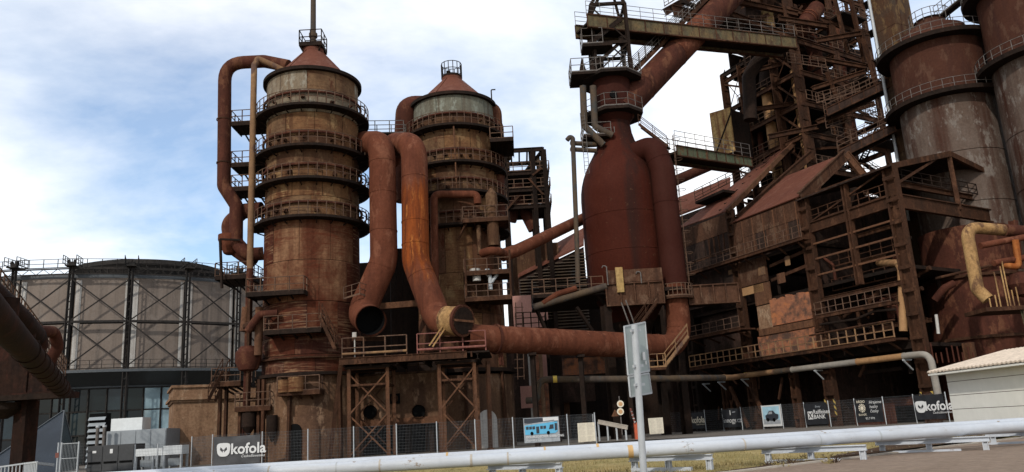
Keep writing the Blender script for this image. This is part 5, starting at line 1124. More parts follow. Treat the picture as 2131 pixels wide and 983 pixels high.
pan(16.2, 19.3, 13.3, 14.1, 'pipe_buff', 'lintel'); pan(15.4, 17.6, 12.0, 14.1, 'steel_light'); pan(15.6, 17.5, 9.6, 11.9, 'plaster'); 
for z in (15.6, 14.2): MB().bar(PB(10.4, .2, z+.5), PB(15.3, .2, z), .2, .3).build('broken_beam', 'steel', CH2)
pan(10.35, 15.5, 9.7, 12.1, 'brick', 'brick_wall', th=.3); pan(10.35, 17.4, 8.95, 9.6, 'steel_light', 'band_beam', th=.4); pan(10.35, 17.8, 7.0, 8.9, 'brick', 'brick_wall', th=.28)
for k in range(14): t0 = 10.5+k*.36; MB().frame(PB(t0, -.02, 12.1), BU*.34, NF*.26, ZV*rnd(.04, .3)).build('loose_brick', 'brick', CH2)
pan(20.3, 28, 8.4, 12.9, 'sheet_dark', s=1.5)
# walkways
def walk(t0, t1, z, w, nm='walkway', rm='rail', mat='steel', h=1.15, step=1.1, mids=1, r=.035):
    o = MB().frame(PB(t0, 0, z-.2)+NF*.3, BU*(t1-t0), NF*w, ZV*.16); o.ib(PB(t0, 0, z-.12)+NF*(w+.3), PB(t1, 0, z-.12)+NF*(w+.3), .16, .34, .05)
    k = t0+.8
    while k < t1: o.bar(PB(k, 0, z-.9)+NF*.3, PB(k, 0, z-.22)+NF*(w+.2), .12, .16); k += 2.4
    o = o.build(nm, mat, CH2); MB().rail([PB(t0, 0, z)+NF*(w+.3), PB(t1, 0, z)+NF*(w+.3)], h, step, r, mids=mids).build('railing', rm, o); return o
walk(9.2, 28.8, 17.05, 1.1); walk(.8, 27, 6.75, 1.5, rm='pole', mat='steel', step=.95, mids=1, r=.055, h=1.25); walk(1.0, 9.0, 9.7, 1.0, rm='rail', step=.8); walk(17.9, 27, 9.9, 2.0, rm='rail')
for k in range(8): MB().ib(PB(.5+k*3.6, 0, 6.2), PB(3.9+k*3.6, 0, 6.2), .3, .7, .07).build('floor_girder', 'steel_dark', CH2)
f = MB()
for k in range(14): q = PB(2.2+rnd(0, 6), -.6, 7.9+rnd(-.1, .2)); f.rod(q, q+BU*rnd(.6, 2)+ZV*rnd(-.1, .4), .05, 6)
f.build('loose_pipes', 'steel_dark', CH2)
MB().tube([PB(.5, 0, 8.1)+NF*1.85, PB(9.5, 0, 8.0)+NF*1.85], .09, 8).build('handrail_pipe', 'steel', CH2); MB().tube(arc([PB(9, -1, 8.9), PB(5, -1, 8.8), PB(3, -1, 9.2), PB(1, -1, 9.0)], 1), .12, 8).build('cable', 'steel_dark', CH2)
MB().tube(arc([A(1880, 690, 65), A(1876, 560, 65), A(1868, 548, 66), A(1830, 548, 70)], .5), .32, 14).build('duct', 'pipe_buff', CH2, True)
MB().tube(arc([A(1815, 622, 72), A(1850, 622, 70), A(1880, 612, 69)], .5), .35, 14).build('duct', 'pipe_dark', CH2, True)
MB().tube(arc([A(1985, 590, 66), A(1965, 600, 66), A(1945, 625, 66.5)], .5), .3, 14).build('duct', 'pipe_dark', CH2, True)
MB().rod(A(1948, 655, 63.6), A(1953, 695, 63.6), .12, 10).build('lagged_pipe', 'holder_pale', CH2, True)
f = MB()
for k in range(10): q = A(1925+k*11, 735-rnd(0, 22), 63.2); f.bar(V((q.x, q.y, 4.5)), q, .10)
f.build('broken_posts', 'pipe_dark', CH2)
for k in range(16):
    a = PB(rnd(1, 27), rnd(1.5, 7), rnd(1, 19)); MB().bar(a, a+random.choice([BU*rnd(2, 5), ZV*rnd(2, 4), BV*rnd(2, 4)]), .3, .3).build('inner_beam', 'steel_dark', CH2)
for k in range(7):
    a = PB(rnd(2, 25), rnd(1.5, 5), rnd(7, 9)); MB().tube(arc([a, a+ZV*rnd(1, 3), a+ZV*rnd(1, 3)+BU*rnd(1, 3)], .5), rnd(.15, .4), 12).build('inner_pipe', random.choice(['steel', 'pipe_dark', 'steel_light']), CH2, True)
for k in range(9): a = PB(rnd(.6, 8.5), rnd(.8, 3.5), rnd(7.2, 15)); MB().tube(arc([a, a+ZV*rnd(.8, 2.4), a+ZV*rnd(.8, 2.4)+BU*rnd(-2, 2)], .4), rnd(.10, .26), 10).build('inner_pipe', rs2.choice(['steel_light', 'pipe_dark', 'pole', 'steel']), CH2, True)
for k in range(10): a = PB(rnd(.6, 5), rnd(.6, 4), rs2.choice([8.2, 10.4, 12.0, 14.4, 16.8])); MB().ib(a, a+BU*rnd(2, 4.5), .2, .35, .05).build('inner_beam', rs2.choice(['steel', 'steel_light', 'steel']), CH2)
for z in (12.0, 14.2): MB().rail([PB(.8, 1.5, z), PB(9, 1.5, z)], 1.1, 1.2, .035).build('railing', 'steel', CH2)
for k in range(12): a = PB(rnd(1, 26), rnd(-.1, .5), rnd(.4, 5)); MB().bar(a, a+ZV*rnd(.6, 2)+BU*rnd(-1, 1), .16, .2).build('inner_beam', 'steel', CH2)
for k in range(6): t_ = 10.6+k*1.5; MB().bar(PB(t_, 0, 17.2)+NF*.18, PB(t_, 0, 20.9)+NF*.18, .09, .05, up=NF).build('cover_strip', 'steel_light', CH2)
for k in range(5): t_ = rnd(10.6, 27.5); MB().frame(PB(t_, 0, rnd(13.5, 20))+NF*.17, BU*rnd(.5, 1.2), NF*.03, ZV*rnd(.4, 1.0)).build('patch_plate', rs2.choice(['steel_light', 'pole', 'sheet']), CH2)
MB().ib(PB(2, 4, 1.8), PB(9, 4, 1.8), .3, .7, .08).build('low_beam', 'pipe_dark', CH2); MB().frame(PB(5, .8, 0), BU*3.2, BV*1.5, ZV*1.7).build('rusty_tank', 'pipe_dark', CH2)
MB().bar(PB(17.5, -.5, .2), PB(20, -.2, 4.6), .3).build('raking_leg', 'steel', CH2); MB().bar(PB(22.5, -.5, 4.4), PB(20.6, -.4, .2), .3).build('raking_leg', 'steel', CH2)
# upper left end: roof of the rear hall and louvred monitor
root = T('rear_hall', 'rear hall with plain red roof seen between dust catcher and cast house', 'factory hall', A(1450, 600, 108))
q = [A(1380, 462, 100), A(1520, 410, 112), A(1520, 372, 118), A(1380, 428, 106)]; MB().prism(q, ZV*.3).build('roof_plane', 'roof', root)
MB().prism([V((p.x, p.y, 0)) if i > 1 else p-ZV*.1 for i, p in enumerate((q[0], q[1], q[1], q[0]))], V((0, .4, 0))).build('wall', 'sheet_dark', root)
root = T('louvre_hall', 'hall with red roof edge and dark louvred gable wall left of the dust catcher', 'factory hall', V((A(1130, 700, 96).x, 96, 0)))
eL, eR = A(1078, 578, 92), A(1215, 512, 92); eR2 = A(1215, 495, 100); eL2 = A(1082, 560, 100)
MB().prism([eL, eR, A(1215, 478, 100), A(1090, 548, 100)], ZV*.25).build('roof_plane', 'roof', root)
W0, W1 = V((eL.x, 92.2, 4)), V((eR.x, 92.2, 4))
MB().prism([V((eL.x, 92.3, 4)), V((eR.x, 92.3, 4)), eR-ZV*.05+V((0, .3, 0)), eL-ZV*.05+V((0, .3, 0))], V((0, .3, 0))).build('gable_wall', 'sheet_dark', root)
z = 11.5; k = 0
while z < eR.z-.4:
    fr = max(0, min(1, (z+.3-eL.z)/(eR.z-eL.z))); x0 = eL.x+(eR.x-eL.x)*fr+.1
    MB().prism([V((x0, 92.2, z)), V((x0, 91.9, z-.16)), V((x0, 91.87, z-.12)), V((x0, 92.17, z+.04))], V((eR.x-x0, 0, 0))).build('louvre_slat', 'pipe_grey', root); z += .36
MB().frame(V((A(1068, 650, 91).x, 91, 0)), V((A(1140, 650, 91).x-A(1068, 650, 91).x, 0, 0)), V((0, .8, 0)), ZV*16.3).build('plaster_wall', 'pink_wall', root)
q = A(1060, 700, 99.5); MB().frame(V((q.x, 99.5, 0)), V((A(1260, 700, 99.5).x-q.x, 0, 0)), V((0, .5, 0)), ZV*19.5).build('rear_wall', 'sheet_dark', root)
f = MB(); pa, pb_ = A(1075, 690, 86), A(1138, 690, 86); o = f.frame(pa, V((pb_.x-pa.x, 0, 0)), V((0, 3, 0)), ZV*.2).build('balcony', 'steel_dark', root); MB().rail([pa+V((0, 3, .2)), pa+ZV*.2, V((pb_.x, pb_.y, pa.z+.2)), V((pb_.x, pb_.y+3, pa.z+.2))], 1.8, .9, .05, mids=2).build('railing', 'steel_dark', o)
root = T('brick_annex', 'orange brick and grey pier annex wall seen under the gas main', 'annex', V((A(1150, 880, 84).x, 84, 0)))
for x0, x1, mt, h in ((1105, 1118, 'holder_pale', 9.5), (1118, 1128, 'brick', 9), (1128, 1136, 'plaster', 9), (1136, 1152, 'brick', 6)): a, b = A(x0, 850, 84), A(x1-.5, 850, 84); MB().frame(V((a.x, 84, 0)), V((b.x-a.x, 0, 0)), V((0, 1, 0)), ZV*h).build('pier', mt, root)
q = A(1030, 850, 89); MB().frame(V((q.x, 89, 0)), V((5.5, 0, 0)), V((0, .4, 0)), ZV*11.5).build('side_wall', 'sheet_dark', root)
a, b = A(1085, 850, 83), A(1118, 850, 83); MB().frame(V((a.x, 83, 3.4)), V((b.x-a.x, 0, 0)), V((0, .6, 0)), ZV*2.2).build('red_band', 'pink_wall', root)
a, b = A(1172, 800, 80), A(1272, 800, 80); MB().frame(V((a.x, 78.8, 6.2)), V((b.x-a.x, 0, 0)), V((0, .3, 0)), ZV*1.6).build('brick_infill', 'brick', root)
# ================================================================== long thin pipe along the cast house
LPp = T('service_pipe', 'long thin grey and buff service pipe on brackets along the cast house front', 'pipe', A(1550, 790, 78))
def fpt(t, z): return PB(t, 0, z)+NF*.95
pp = arc([A(1095, 834, 65.5), A(1119, 833, 65.3), A(1120, 790, 65), A(1300, 789, 65), A(1455, 787, 69), A(1525, 786, 75.5), fpt(19.6, 5.3), fpt(.3, 5.25), fpt(-1.4, 5.2), fpt(-1.5, 1.0)], [.5, .9, 2, 3, 3, 3, 1, 1.1], 8)
sections(LPp, pp, .26, [.2, .42, .62, .66, .80, .885], ['pipe_grey', 'pipe_grey', 'pole', 'pipe_grey', 'pipe_pale', 'pipe_buff', 'pipe_pale'], 18)
for q, mt in ((A(1155, 789.5, 65), 'yellow'), (fpt(19.4, 5.3), 'yellow')): dd_ = V((1, 0, 0)) if mt == 'yellow' and q.y < 66 else BU; MB().tube([q-dd_*.16, q+dd_*.16], .285, 18).build('band', 'yellow', LPp, True)
for t in (.9, 10.2, 19.9, 23.5, 26): p = PB(t, 0, 4.95); f = MB(); f.bar(p+NF*.2, p+NF*1.2, .10, .12); f.bar(p+NF*.2-ZV*.8, p+NF*1.1-ZV*.05, .10, .10); f.build('bracket', 'galv', LPp)
# ================================================================== right hand silos, vessel and stack
def tank(c, r, zs, label, top=True):
    S = T('silo', label, 'silo', (c[0], c[1], 0), 'grey rust streaked silos'); prev = 0
    for k, z in enumerate(zs[:-1]):
        m_ = 'tank'; MB().lathe(c, [(r-.1, prev), (r+.0, prev+.01), (r, z-.04), (r+.03, z-.03), (r-.1, z)], 80).build('shell_course', m_, S, True); prev = z
    MB().lathe(c, [(r+.05, prev), (r+.05, zs[-1]), (r-.6, zs[-1]+.2), (r*.7, zs[-1]+2.2), (1.4, zs[-1]+3.2), (1.4, zs[-1]+3.6), (0, zs[-1]+3.7)], 80).build('head', 'tank_top', S, True)
    for z in (prev, zs[-1]):
        o = MB().lathe(c, [(r, z-.15), (r+1.25, z-.15), (r+1.3, z+.25), (r+1.25, z+.25), (r+1.2, z), (r, z)], 80).build('gallery', 'steel_dark', S, True); MB().rail(circ(c, r+1.2, z, 36), 1.2, 1.4, .026, closed=True, mids=1, toe=0).build('railing', 'rail_grey', o)
    o = MB().ring(c, .2, 1.5, zs[-1]+3.6, .1, 24).build('crown', 'steel_dark', S); MB().rail(circ(c, 1.9, zs[-1]+3.2, 16), 1.3, .8, .03, closed=True, toe=0).build('railing', 'rail_grey', o)
    return S
t1c = (44.4, 75.5); t2c = (50.2, 68.2)
tank(t1c, 4.35, [7, 14, 19.5, 24.5, 30.2, 36.2], 'grey rust streaked silo with two railed galleries behind the gable frame')
tank(t2c, 4.6, [7, 14, 19.5, 24.5, 31.2, 38.5], 'larger silo cut by the right edge with wide curved galleries')
root = T('silo_bridge', 'narrow railed bridge linking the crowns of the silos', 'footbridge', (47, 72, 40)); a, b = V((t1c[0]+.5, t1c[1]-.5, 39.7)), V((t2c[0]-1, t2c[1]+1, 42.2)); MB().bar(a, b, .9, .3).build('deck', 'steel_dark', root); MB().rail([a+V((.4, .4, 0)), b+V((.4, .4, 0))], 1.3, 1.0).rail([a-V((.4, .4, 0)), b-V((.4, .4, 0))], 1.3, 1.0).build('railing', 'rail_grey', root)
root = T('stack', 'tall square edged flue stack with yellow paint remains beside the silo', 'chimney', (42.0, 80.5, 0)); sc_p = [A(1806, 0, 80), A(1878, 0, 80)]
wst = 2.9; c_ = V((43.2, 80.5, 0))
for k in range(8): MB().box(c_+ZV*(3+k*7), (wst, wst, 6.96), R(26)).build('stack_panel', 'stack', root)
f = MB(); e_ = c_+V((-wst*.75, -.2, 0)); f.tube([e_+ZV*20, e_+ZV*56], .16, 10); f.build('conduit', 'galv', root, True)
vc = (41.2, 71.5); VS = T('vessel', 'broad dark rusty vessel standing under the gable girder', 'vessel', (vc[0], vc[1], 0)); MB().lathe(vc, [(3.9, 0), (3.9, 11.8), (3.7, 12.4), (3.7, 16.5), (0, 17)], 64).build('shell', 'pipe_dark', VS, True)
for z in (6.6, 11.9): MB().lathe(vc, [(3.9, z), (4.15, z), (4.15, z+.25), (3.9, z+.25)], 64).build('band', 'steel', VS, True)
MB().tube([A(1945, 580, 67.5), A(2075, 550, 67.5)], .12, 8).build('hoop_pipe', 'steel', VS)
# pipes and little platform in front of the vessel
root = T('ochre_pipe', 'mottled ochre pipe bending down in front of the dark vessel', 'pipe', A(2020, 600, 60)); MB().tube(arc([A(2330, 498, 63), A(2010, 473, 60.4), A(2034, 603, 60), A(2056, 624, 59.6)], [1.1, .7]), .46, 20).build('pipe_bend', 'pipe_ochre', root, True); MB().tube([A(2090, 479.3, 60.9), A(2330, 498, 63)], .475, 20).build('pipe_run', 'pipe_dark', root, True)
root = T('pipe_platform', 'small railed platform with rusty pipes and pot at the right edge', 'platform', A(2100, 640, 59))
a, b = A(2052, 640, 58.6), A(2190, 618, 58.6); MB().frame(V((a.x, 58.6, a.z-.3)), V((b.x-a.x+2, 0, 0)), V((0, 3, 0)), ZV*.3).build('deck', 'steel', root)
f = MB()
for x, h in ((2062, .7), (2075, .9), (2083, 2.6), (2098, 3.0), (2104, 3.4), (2112, 1.2), (2122, 1.4)): q = V((A(x, 630, 58.7).x, 58.8, a.z)); f.bar(q, q+ZV*h, .08)
f.build('broken_railing', 'pipe_ochre', root)
for p0, p1, r_ in (((2040, 512, 59), (2330, 456, 61), .24), ((2068, 548, 58.9), (2330, 502, 61), .24)): MB().tube([A(*p0), A(*p1)], r_, 14).build('pipe_run', 'pipe', root, True)
MB().tube(arc([A(2113, 500, 59.1), A(2120, 556, 59.1), A(2085, 552, 59.1)], .35), .24, 12).build('pipe_bend', 'pipe_orange', root, True)
q = A(2125, 592, 59.4); MB().lathe((q.x, q.y), [(0, q.z-1), (.6, q.z-.8), (.95, q.z), (.6, q.z+.8), (0, q.z+1)], 24).build('pot', 'pipe_dark', root, True)
p = A(2127, 640, 58.9); MB().ib(V((p.x+.3, p.y, 0)), p, .22, .22, .04).build('leg', 'green_paint', root)
MB().ib(A(2108, 460, 61.5), A(2120, 560, 61.5), .5, .5, .08).build('post', 'pipe_dark', root)
# ================================================================== blast furnace tower
TK = 1.2; T0 = A(1668, 200, 86); T0.z = 0
def zt(z): return 1.22+(z-1.22)*TK
TW = T('furnace_tower', 'dense dark blast furnace tower of steel floors, stairs and ducts', 'furnace tower', T0)
def PT(a, b, z): return T0+BU*(a*TK)+BV*(b*TK)+ZV*zt(z)
LV = [20.5, 23.6, 27.0, 30.2, 33.4, 36.8, 40.2, 43.6, 47.2, 51]
def leg(a, b, z0, z1, w=.75, mat='steel'):
    m = MB(); p = PT(a, b, 0); p.z = 0; z0, z1 = (zt(z0) if z0 else 0), zt(z1); w *= 1.1
    for sg in (-1, 1): m.bar(p+BV*sg*w/2+ZV*z0, p+BV*sg*w/2+ZV*z1, .14, w*.8, up=BV)
    z = z0+.6
    while z < z1: m.frame(p-BV*w/2-BU*.1+ZV*z, BV*w, -BU*.06, ZV*.3); m.bar(p-BV*w/2+ZV*z, p+BV*w/2+ZV*(z+1.4), .08, .1); z += 1.75
    m.bar(p+ZV*z0, p+ZV*z1, w*.9, .08, up=BU)
    return m.build('leg', mat, TW)
for a, b, z1, w in ((0, 0, 52, .9), (3.0, 0, 52, .75), (7.6, 0, 37.5, .6), (10.2, 0, 37.5, .7), (0, 6.6, 52, .6), (0, 12.4, 52, .6), (9, 6.6, 52, .7), (9, 12.4, 52, .7), (4.5, 12.4, 52, .5)): leg(a, b, 0, z1, w)
rs = random.Random(5)
for i, z in enumerate(LV):
    full = i >= 0
    for b0, b1 in ((0, 6.6), (6.6, 12.4)):
        MB().ib(PT(0, b0+.3, z), PT(0, b1-.3, z), .3, .65, .08).build('floor_beam', 'steel', TW); MB().ib(PT(9, b0+.3, z), PT(9, b1-.3, z), .3, .6, .08).build('floor_beam', 'steel_dark', TW)
    for b in (0, 6.6, 12.4): MB().ib(PT(.3, b, z-.03), PT(9 if (b or z > 38) else 10, b, z-.03), .3, .55, .08).build('floor_beam', 'steel', TW)
    if i in (0, 1, 3, 4, 6, 7, 8): MB().frame(PT(.4+.8*(i % 2), .4, z+.34), BU*(5.5+2*(i % 2)), BV*(6+5*(i % 3 > 0)), ZV*.08).build('floor_plate', 'steel_dark', TW)
    if i % 3 == 2: MB().frame(PT(5, 2, z+.34), BU*4.4, BV*9, ZV*.08).build('floor_plate', 'steel_dark', TW)
    o = i % 2
    MB().rail([PT(-.2, .5 if o else 3.5, z+.4), PT(-.2, 12.2, z+.4)], 1.15, 1.1, .04).build('railing', 'rail', TW)
    if i % 2 == 0: pl = MB().frame(PT(-1.8, 6.4+1.5*(i % 3), z+.2), BU*2, BV*(4.5), ZV*.2).build('outrigger', 'steel_dark', TW); MB().rail([PT(-.2, 6.4+1.5*(i % 3), z+.4), PT(-1.8, 6.4+1.5*(i % 3), z+.4), PT(-1.8, 10.9+1.5*(i % 3), z+.4), PT(-.2, 10.9+1.5*(i % 3), z+.4)], 1.15, 1.0, .04).build('railing', 'rail', pl)
for z0, z1 in zip(LV, LV[1:]):
    MB().bar(PT(.3, 0, z0+.3), PT(2.8, 0, z1-.3), .16, .2).build('brace', 'steel', TW); MB().bar(PT(2.8, 0.05, z0+.3), PT(.3, .05, z1-.3), .1, .1).build('brace', 'steel', TW)
    if z1 < 38:
        MB().bar(PT(7.8, 0, z0), PT(10, 0, z1), .07).build('brace', 'steel', TW); MB().bar(PT(10, 0.05, z0), PT(7.8, .05, z1), .07).build('brace', 'steel', TW); MB().ib(PT(7.6, 0, z1), PT(10.2, 0, z1), .3, .4, .06).build('tie', 'steel', TW); MB().bar(PT(7.8, 0, z1-1.6), PT(10.2, 0, z1-.3), .2, .25).build('tie', 'steel', TW)
    if rs.random() < .7: q = rs.choice([(9, 0, 9, 6.4), (0, 6.8, 0, 12.2), (9, 6.8, 9, 12.2), (0, 12.4, 4.5, 12.4)]); MB().bar(PT(q[0], q[1], z0+.3), PT(q[2], q[3], z1-.3), .2, .2).build('brace', 'steel_dark', TW)
MB().ib(PT(7.0, 0, 37.6), PT(10.6, 0, 37.6), .3, .6, .08).build('head_beam', 'steel_dark', TW)
for i, z in enumerate(LV[:8]):
    MB().frame(PT(3.4, .3, z+.05), BU*(5.6*TK), BV*(4.6+1.6*(i % 2)), ZV*.12).build('floor_plate', 'steel_dark', TW)
    MB().rail([PT(3.4, .2, z+.25), PT(8.8, .2, z+.25)], 1.15, 1.0, .04).build('railing', 'rail', TW)
    for k in range(5):
        if rs.random() < .86: MB().frame(PT(9.3, .3+k*2.45, z+.3), BV*(2.4*TK), BU*.1, ZV*((LV[i+1]-z)*TK-.7)).build('back_sheet', 'sheet_dark', TW)
    for k in range(3): a_, b_ = rs.uniform(3.5, 8), rs.uniform(.6, 4); MB().tube([PT(a_, b_, z), PT(a_+rs.uniform(-.6, .6), b_, z+3.4)], rs.uniform(.2, .55), 12).build('duct', rs.choice(['steel_dark', 'pipe_dark', 'steel']), TW, True)
# zigzag stairs on the right side
for i, (z0, z1) in enumerate(zip(LV, LV[1:])):
    a0, a1 = (.8, 4.0) if i % 2 else (4.0, .8)
    MB().stair(PT(a0, 13.4, z0+.3), PT(a1, 13.4, z1+.3), 1.0, BV).build('stairs', 'steel_dark', TW); MB().frame(PT(min(a0, a1)-1.4, 12.6, z1+.25), BU*1.4, BV*1.8, ZV*.1).build('stair_landing', 'steel_dark', TW)
    MB().rail([PT(.4, 14.2, z1+.3), PT(5.2, 14.2, z1+.3)], 1.1, 1.0, .035).build('railing', 'rail_grey', TW)
leg(.2, 14.4, 18, 52, .35); leg(5.2, 14.4, 18, 52, .35)
# furnace shaft, ducts and bins inside
fc = PT(4.6, 6.6, 0); MB().lathe(fc, [(4.0, 0), (4.1, 17), (3.6, 20), (3.0, 33), (2.6, 36), (1.2, 39), (1.2, 43)], 48).build('furnace_shaft', 'steel_dark', TW, True)
for z in (21.5, 25, 28.5, 32): MB().lathe(fc, [(3.6, z), (3.9, z), (3.9, z+.3), (3.6, z+.3)], 40).build('shaft_band', 'steel', TW, True)
for a, b, z0, z1, r_, mt in ((5.2, .9, 18, 34.0, .62, 'pipe_buff'), (1.6, 1.6, 24.0, 34.6, .62, 'pipe_buff'), (6.8, 3.2, 20, 40, .7, 'steel_dark'), (2.0, 9.5, 28, 46, .8, 'pipe_dark'), (7.6, 10, 24, 50, .8, 'steel_dark')): MB().tube([PT(a, b, z0), PT(a, b, z1)], r_, 20).build('duct', mt, TW, True)
MB().tube(arc([PT(5.2, .9, 34), PT(5.0, 1.2, 36.0), PT(3.2, 3.2, 38.6)], 1.2), .85, 18).build('duct_bend', 'steel_dark', TW, True)
MB().tube(arc([PT(5.2, .9, 18.5), PT(5.4, .9, 16.8), PT(3, .6, 15.5)], .9), .75, 18).build('duct_bend', 'pipe_buff', TW, True)
MB().tube([A(1665, 62, 86.5), A(1700, 18, 88)], 1.0, 20).build('chute', 'pipe_dark', TW, True)
for k in range(2): q0_ = A(1665, 62, 86.5).lerp(A(1700, 18, 88), .45+.12*k); d_ = (A(1700, 18, 88)-A(1665, 62, 86.5)).normalized(); MB().tube([q0_-d_*.08, q0_+d_*.08], 1.08, 20).build('chute_band', 'pipe', TW, True)
for dx in (-1.2, 1.4): MB().tube(arc([PT(4.6+dx, 6.6, 33), PT(4.6+dx*1.6, 6.6, 38), PT(4.6+dx*.5, 6.6, 48)], 2), .9, 18).build('uptake', 'pipe_dark', TW, True)
f = PT(2.5, -.2, 42.0); MB().frame(f, BU*2.4, BV*2.8, ZV*2.0).build('winch_cabin', 'sheet', TW); MB().frame(PT(8, .5, 42), BU*3, BV*3, ZV*2.4).build('winch_cabin', 'sheet_dark', TW)
for k in range(50):
    a, b, z = rs.uniform(.6, 8.5), rs.uniform(.6, 11.8), rs.choice(LV)+.42; h = rs.uniform(.6, 1.9)
    MB().frame(PT(a, b, z), BU*rs.uniform(.5, 1.6), BV*rs.uniform(.5, 1.6), ZV*h).build('machine_box', rs.choice(['steel_dark', 'steel', 'sheet']), TW)
for k in range(22):
    a, b, z = rs.uniform(.4, 8.6), rs.choice([.2, 6.6, 12.2, 3, 9]), rs.choice(LV); MB().tube(arc([PT(a, b, z), PT(a, b, z+rs.uniform(1, 3)), PT(a+rs.uniform(-2, 2), b+.5, z+rs.uniform(2, 4))], .4, 3), rs.uniform(.08, .25), 8).build('pipe_run', rs.choice(['steel', 'pipe_dark', 'steel_light', 'steel_dark']), TW, True)
for k in range(110):
    z = rs.uniform(20, 50); a = rs.uniform(0, 9); b = rs.uniform(0, 12); d_ = rs.choice([BU*rs.uniform(1.5, 4), BV*rs.uniform(1.5, 5), (BV+ZV)*rs.uniform(1, 2.4), (BU-ZV*.8)*rs.uniform(1, 2)]); MB().bar(PT(a, b, z), PT(a, b, z)+d_, .16, .22).build('bracing_bar', rs.choice(['steel_dark', 'steel']), TW)
# denser upper works, set out where the photograph shows them
def boxpx(x0, y0, x1, y1, Y, dep, nm, mt, yaw=.35):
    a_, b_ = A(x0, y1, Y), A(x1, y1, Y); h_ = A(x0, y0, Y).z-a_.z
    return MB().frame(V((a_.x, Y, a_.z)), V((b_.x-a_.x, (b_.x-a_.x)*yaw, 0)), V((-dep*yaw, dep, 0)), ZV*h_).build(nm, mt, TW)
for x0, y0, x1, y1, Y, mt in ((1556, 14, 1592, 52, 86, 'sheet_dark'), (1594, 20, 1616, 54, 86.5, 'yellow_sheet'), (1640, -10, 1660, 60, 87, 'steel_dark'), (1500, -5, 1552, 40, 90, 'sheet_dark'), (1575, 105, 1612, 190, 95, 'steel_dark'), (1570, 190, 1625, 300, 96, 'sheet_dark'), (1625, 100, 1650, 220, 96, 'sheet_dark'),
                              (1700, 60, 1745, 130, 97, 'steel_dark'), (1715, 140, 1770, 215, 97, 'sheet_dark'), (1730, 225, 1800, 300, 97, 'sheet_dark'), (1745, 20, 1790, 90, 98, 'steel_dark'), (1670, 235, 1740, 320, 95, 'sheet_dark'), (1780, 100, 1815, 190, 99, 'sheet_dark'), (1660, 110, 1700, 180, 97, 'steel_dark')):
    boxpx(x0, y0, x1, y1, Y, 2.0, 'machine_house', mt)
for x0, y0, x1, y1, Y, w_ in ((1455, 5, 1640, 75, 84, .5), (1470, -10, 1660, 30, 85, .5), (1530, 60, 1600, 30, 85, .3), (1620, 40, 1720, 55, 84, .5), (1700, 85, 1790, 70, 84, .45), (1560, 150, 1640, 130, 88, .4), (1560, 230, 1660, 215, 88, .4), (1690, 120, 1800, 140, 85, .4), (1690, 185, 1800, 150, 85, .4), (1700, 255, 1820, 215, 84.5, .4), (1600, 285, 1700, 265, 85, .45), (1720, 150, 1760, 250, 85, .3), (1790, 60, 1830, 200, 85, .35), (1770, 0, 1800, 130, 86, .35), (1735, -10, 1765, 110, 85, .35)):
    MB().ib(A(x0, y0, Y), A(x1, y1, Y+1), w_, w_*1.3, .08).build('cross_girder', 'steel', TW)
for x0, y0, x1, y1, Y in ((1640, 130, 1720, 142, 84), (1640, 62, 1700, 70, 84), (1560, 52, 1612, 54, 85), (1700, 215, 1790, 190, 84), (1720, 268, 1830, 232, 83.5)):
    MB().rail([A(x0, y0, Y), A(x1, y1, Y+1)], 1.2, .9, .03, mids=2).build('railing', 'rail', TW)
MB().tube(arc([A(1590, 115, 85), A(1572, 135, 85), A(1558, 160, 85), A(1562, 250, 85)], 1.2), .75, 18).build('duct_bend', 'steel_dark', TW, True); MB().tube([A(1592, 100, 85), A(1608, 118, 86)], .35, 12).build('duct_stub', 'yellow_sheet', TW, True)
# yellow clad cabin
yb = A(1484, 320, 88); root = T('clad_cabin', 'box cabin clad in yellow rusty sheets beside the furnace tower', 'cabin', yb)
p0, p1 = A(1486, 315, 88.5), A(1530, 318, 87); p0.z = p1.z = yb.z-.2; hh = A(1484, 232, 88.5).z-yb.z
dn_ = (p1-p0); 
for i in range(3):
    for j in range(3): MB().frame(p0+dn_*(i/3)+ZV*(hh*j/3), dn_*(.98/3), V((.1, .04, 0)), ZV*(hh*.985/3)).build('cladding_sheet', 'yellow_sheet', root)
MB().frame(p0+V((.12, .1, 0)), dn_*.97, V((3.0, 3.0, 0)), ZV*(hh-.05)).build('cabin_box', 'steel_dark', root); MB().bar(A(1490, 320, 86.8), A(1522, 232, 86.6), .18).build('brace', 'steel_dark', root)
# skip bridge frames at the very top
root = T('skip_bridge', 'inclined skip bridge girders crossing the top of the furnace tower', 'skip bridge', A(1500, 20, 80))
for x0, y0, x1, y1, Y0, Y1, w, h in ((1383, 26, 1500, -40, 76, 82, .5, .8), (1400, 22, 1452, 34, 76.5, 79, .4, 1.2), (1430, 45, 1540, -45, 78, 84, .5, 1.0)): MB().ib(A(x0, y0, Y0), A(x1, y1, Y1), w, h, .08).build('girder', 'steel', root)
MB().rail([A(1383, 14, 76), A(1425, -12, 78)], 1.3, .8, .035, mids=2).build('railing', 'rail_grey', root); MB().rail([A(1425, 30, 78.5), A(1470, -8, 81)], 1.3, .8, .035, mids=2).build('railing', 'rail_grey', root)
for x, y in ((1395, 18), (1418, 3)): MB().bar(A(x, y, 76.5), A(x+28, y+10, 79), .3, .4).build('cross_girder', 'steel_dark', root)
# link gallery right of the tower
bridge('link_gallery', 'dark sloping gallery from furnace tower across to the stack', A(1718, 232, 83), A(1870, 160, 81), 1.8, .9, 'sheet_dark', 6, 'rail'); bridge('link_gallery', 'lower dark gallery linking tower floors towards the silos', A(1745, 318, 82), A(1860, 262, 80), 1.6, .9, 'sheet_dark', 5, 'rail')
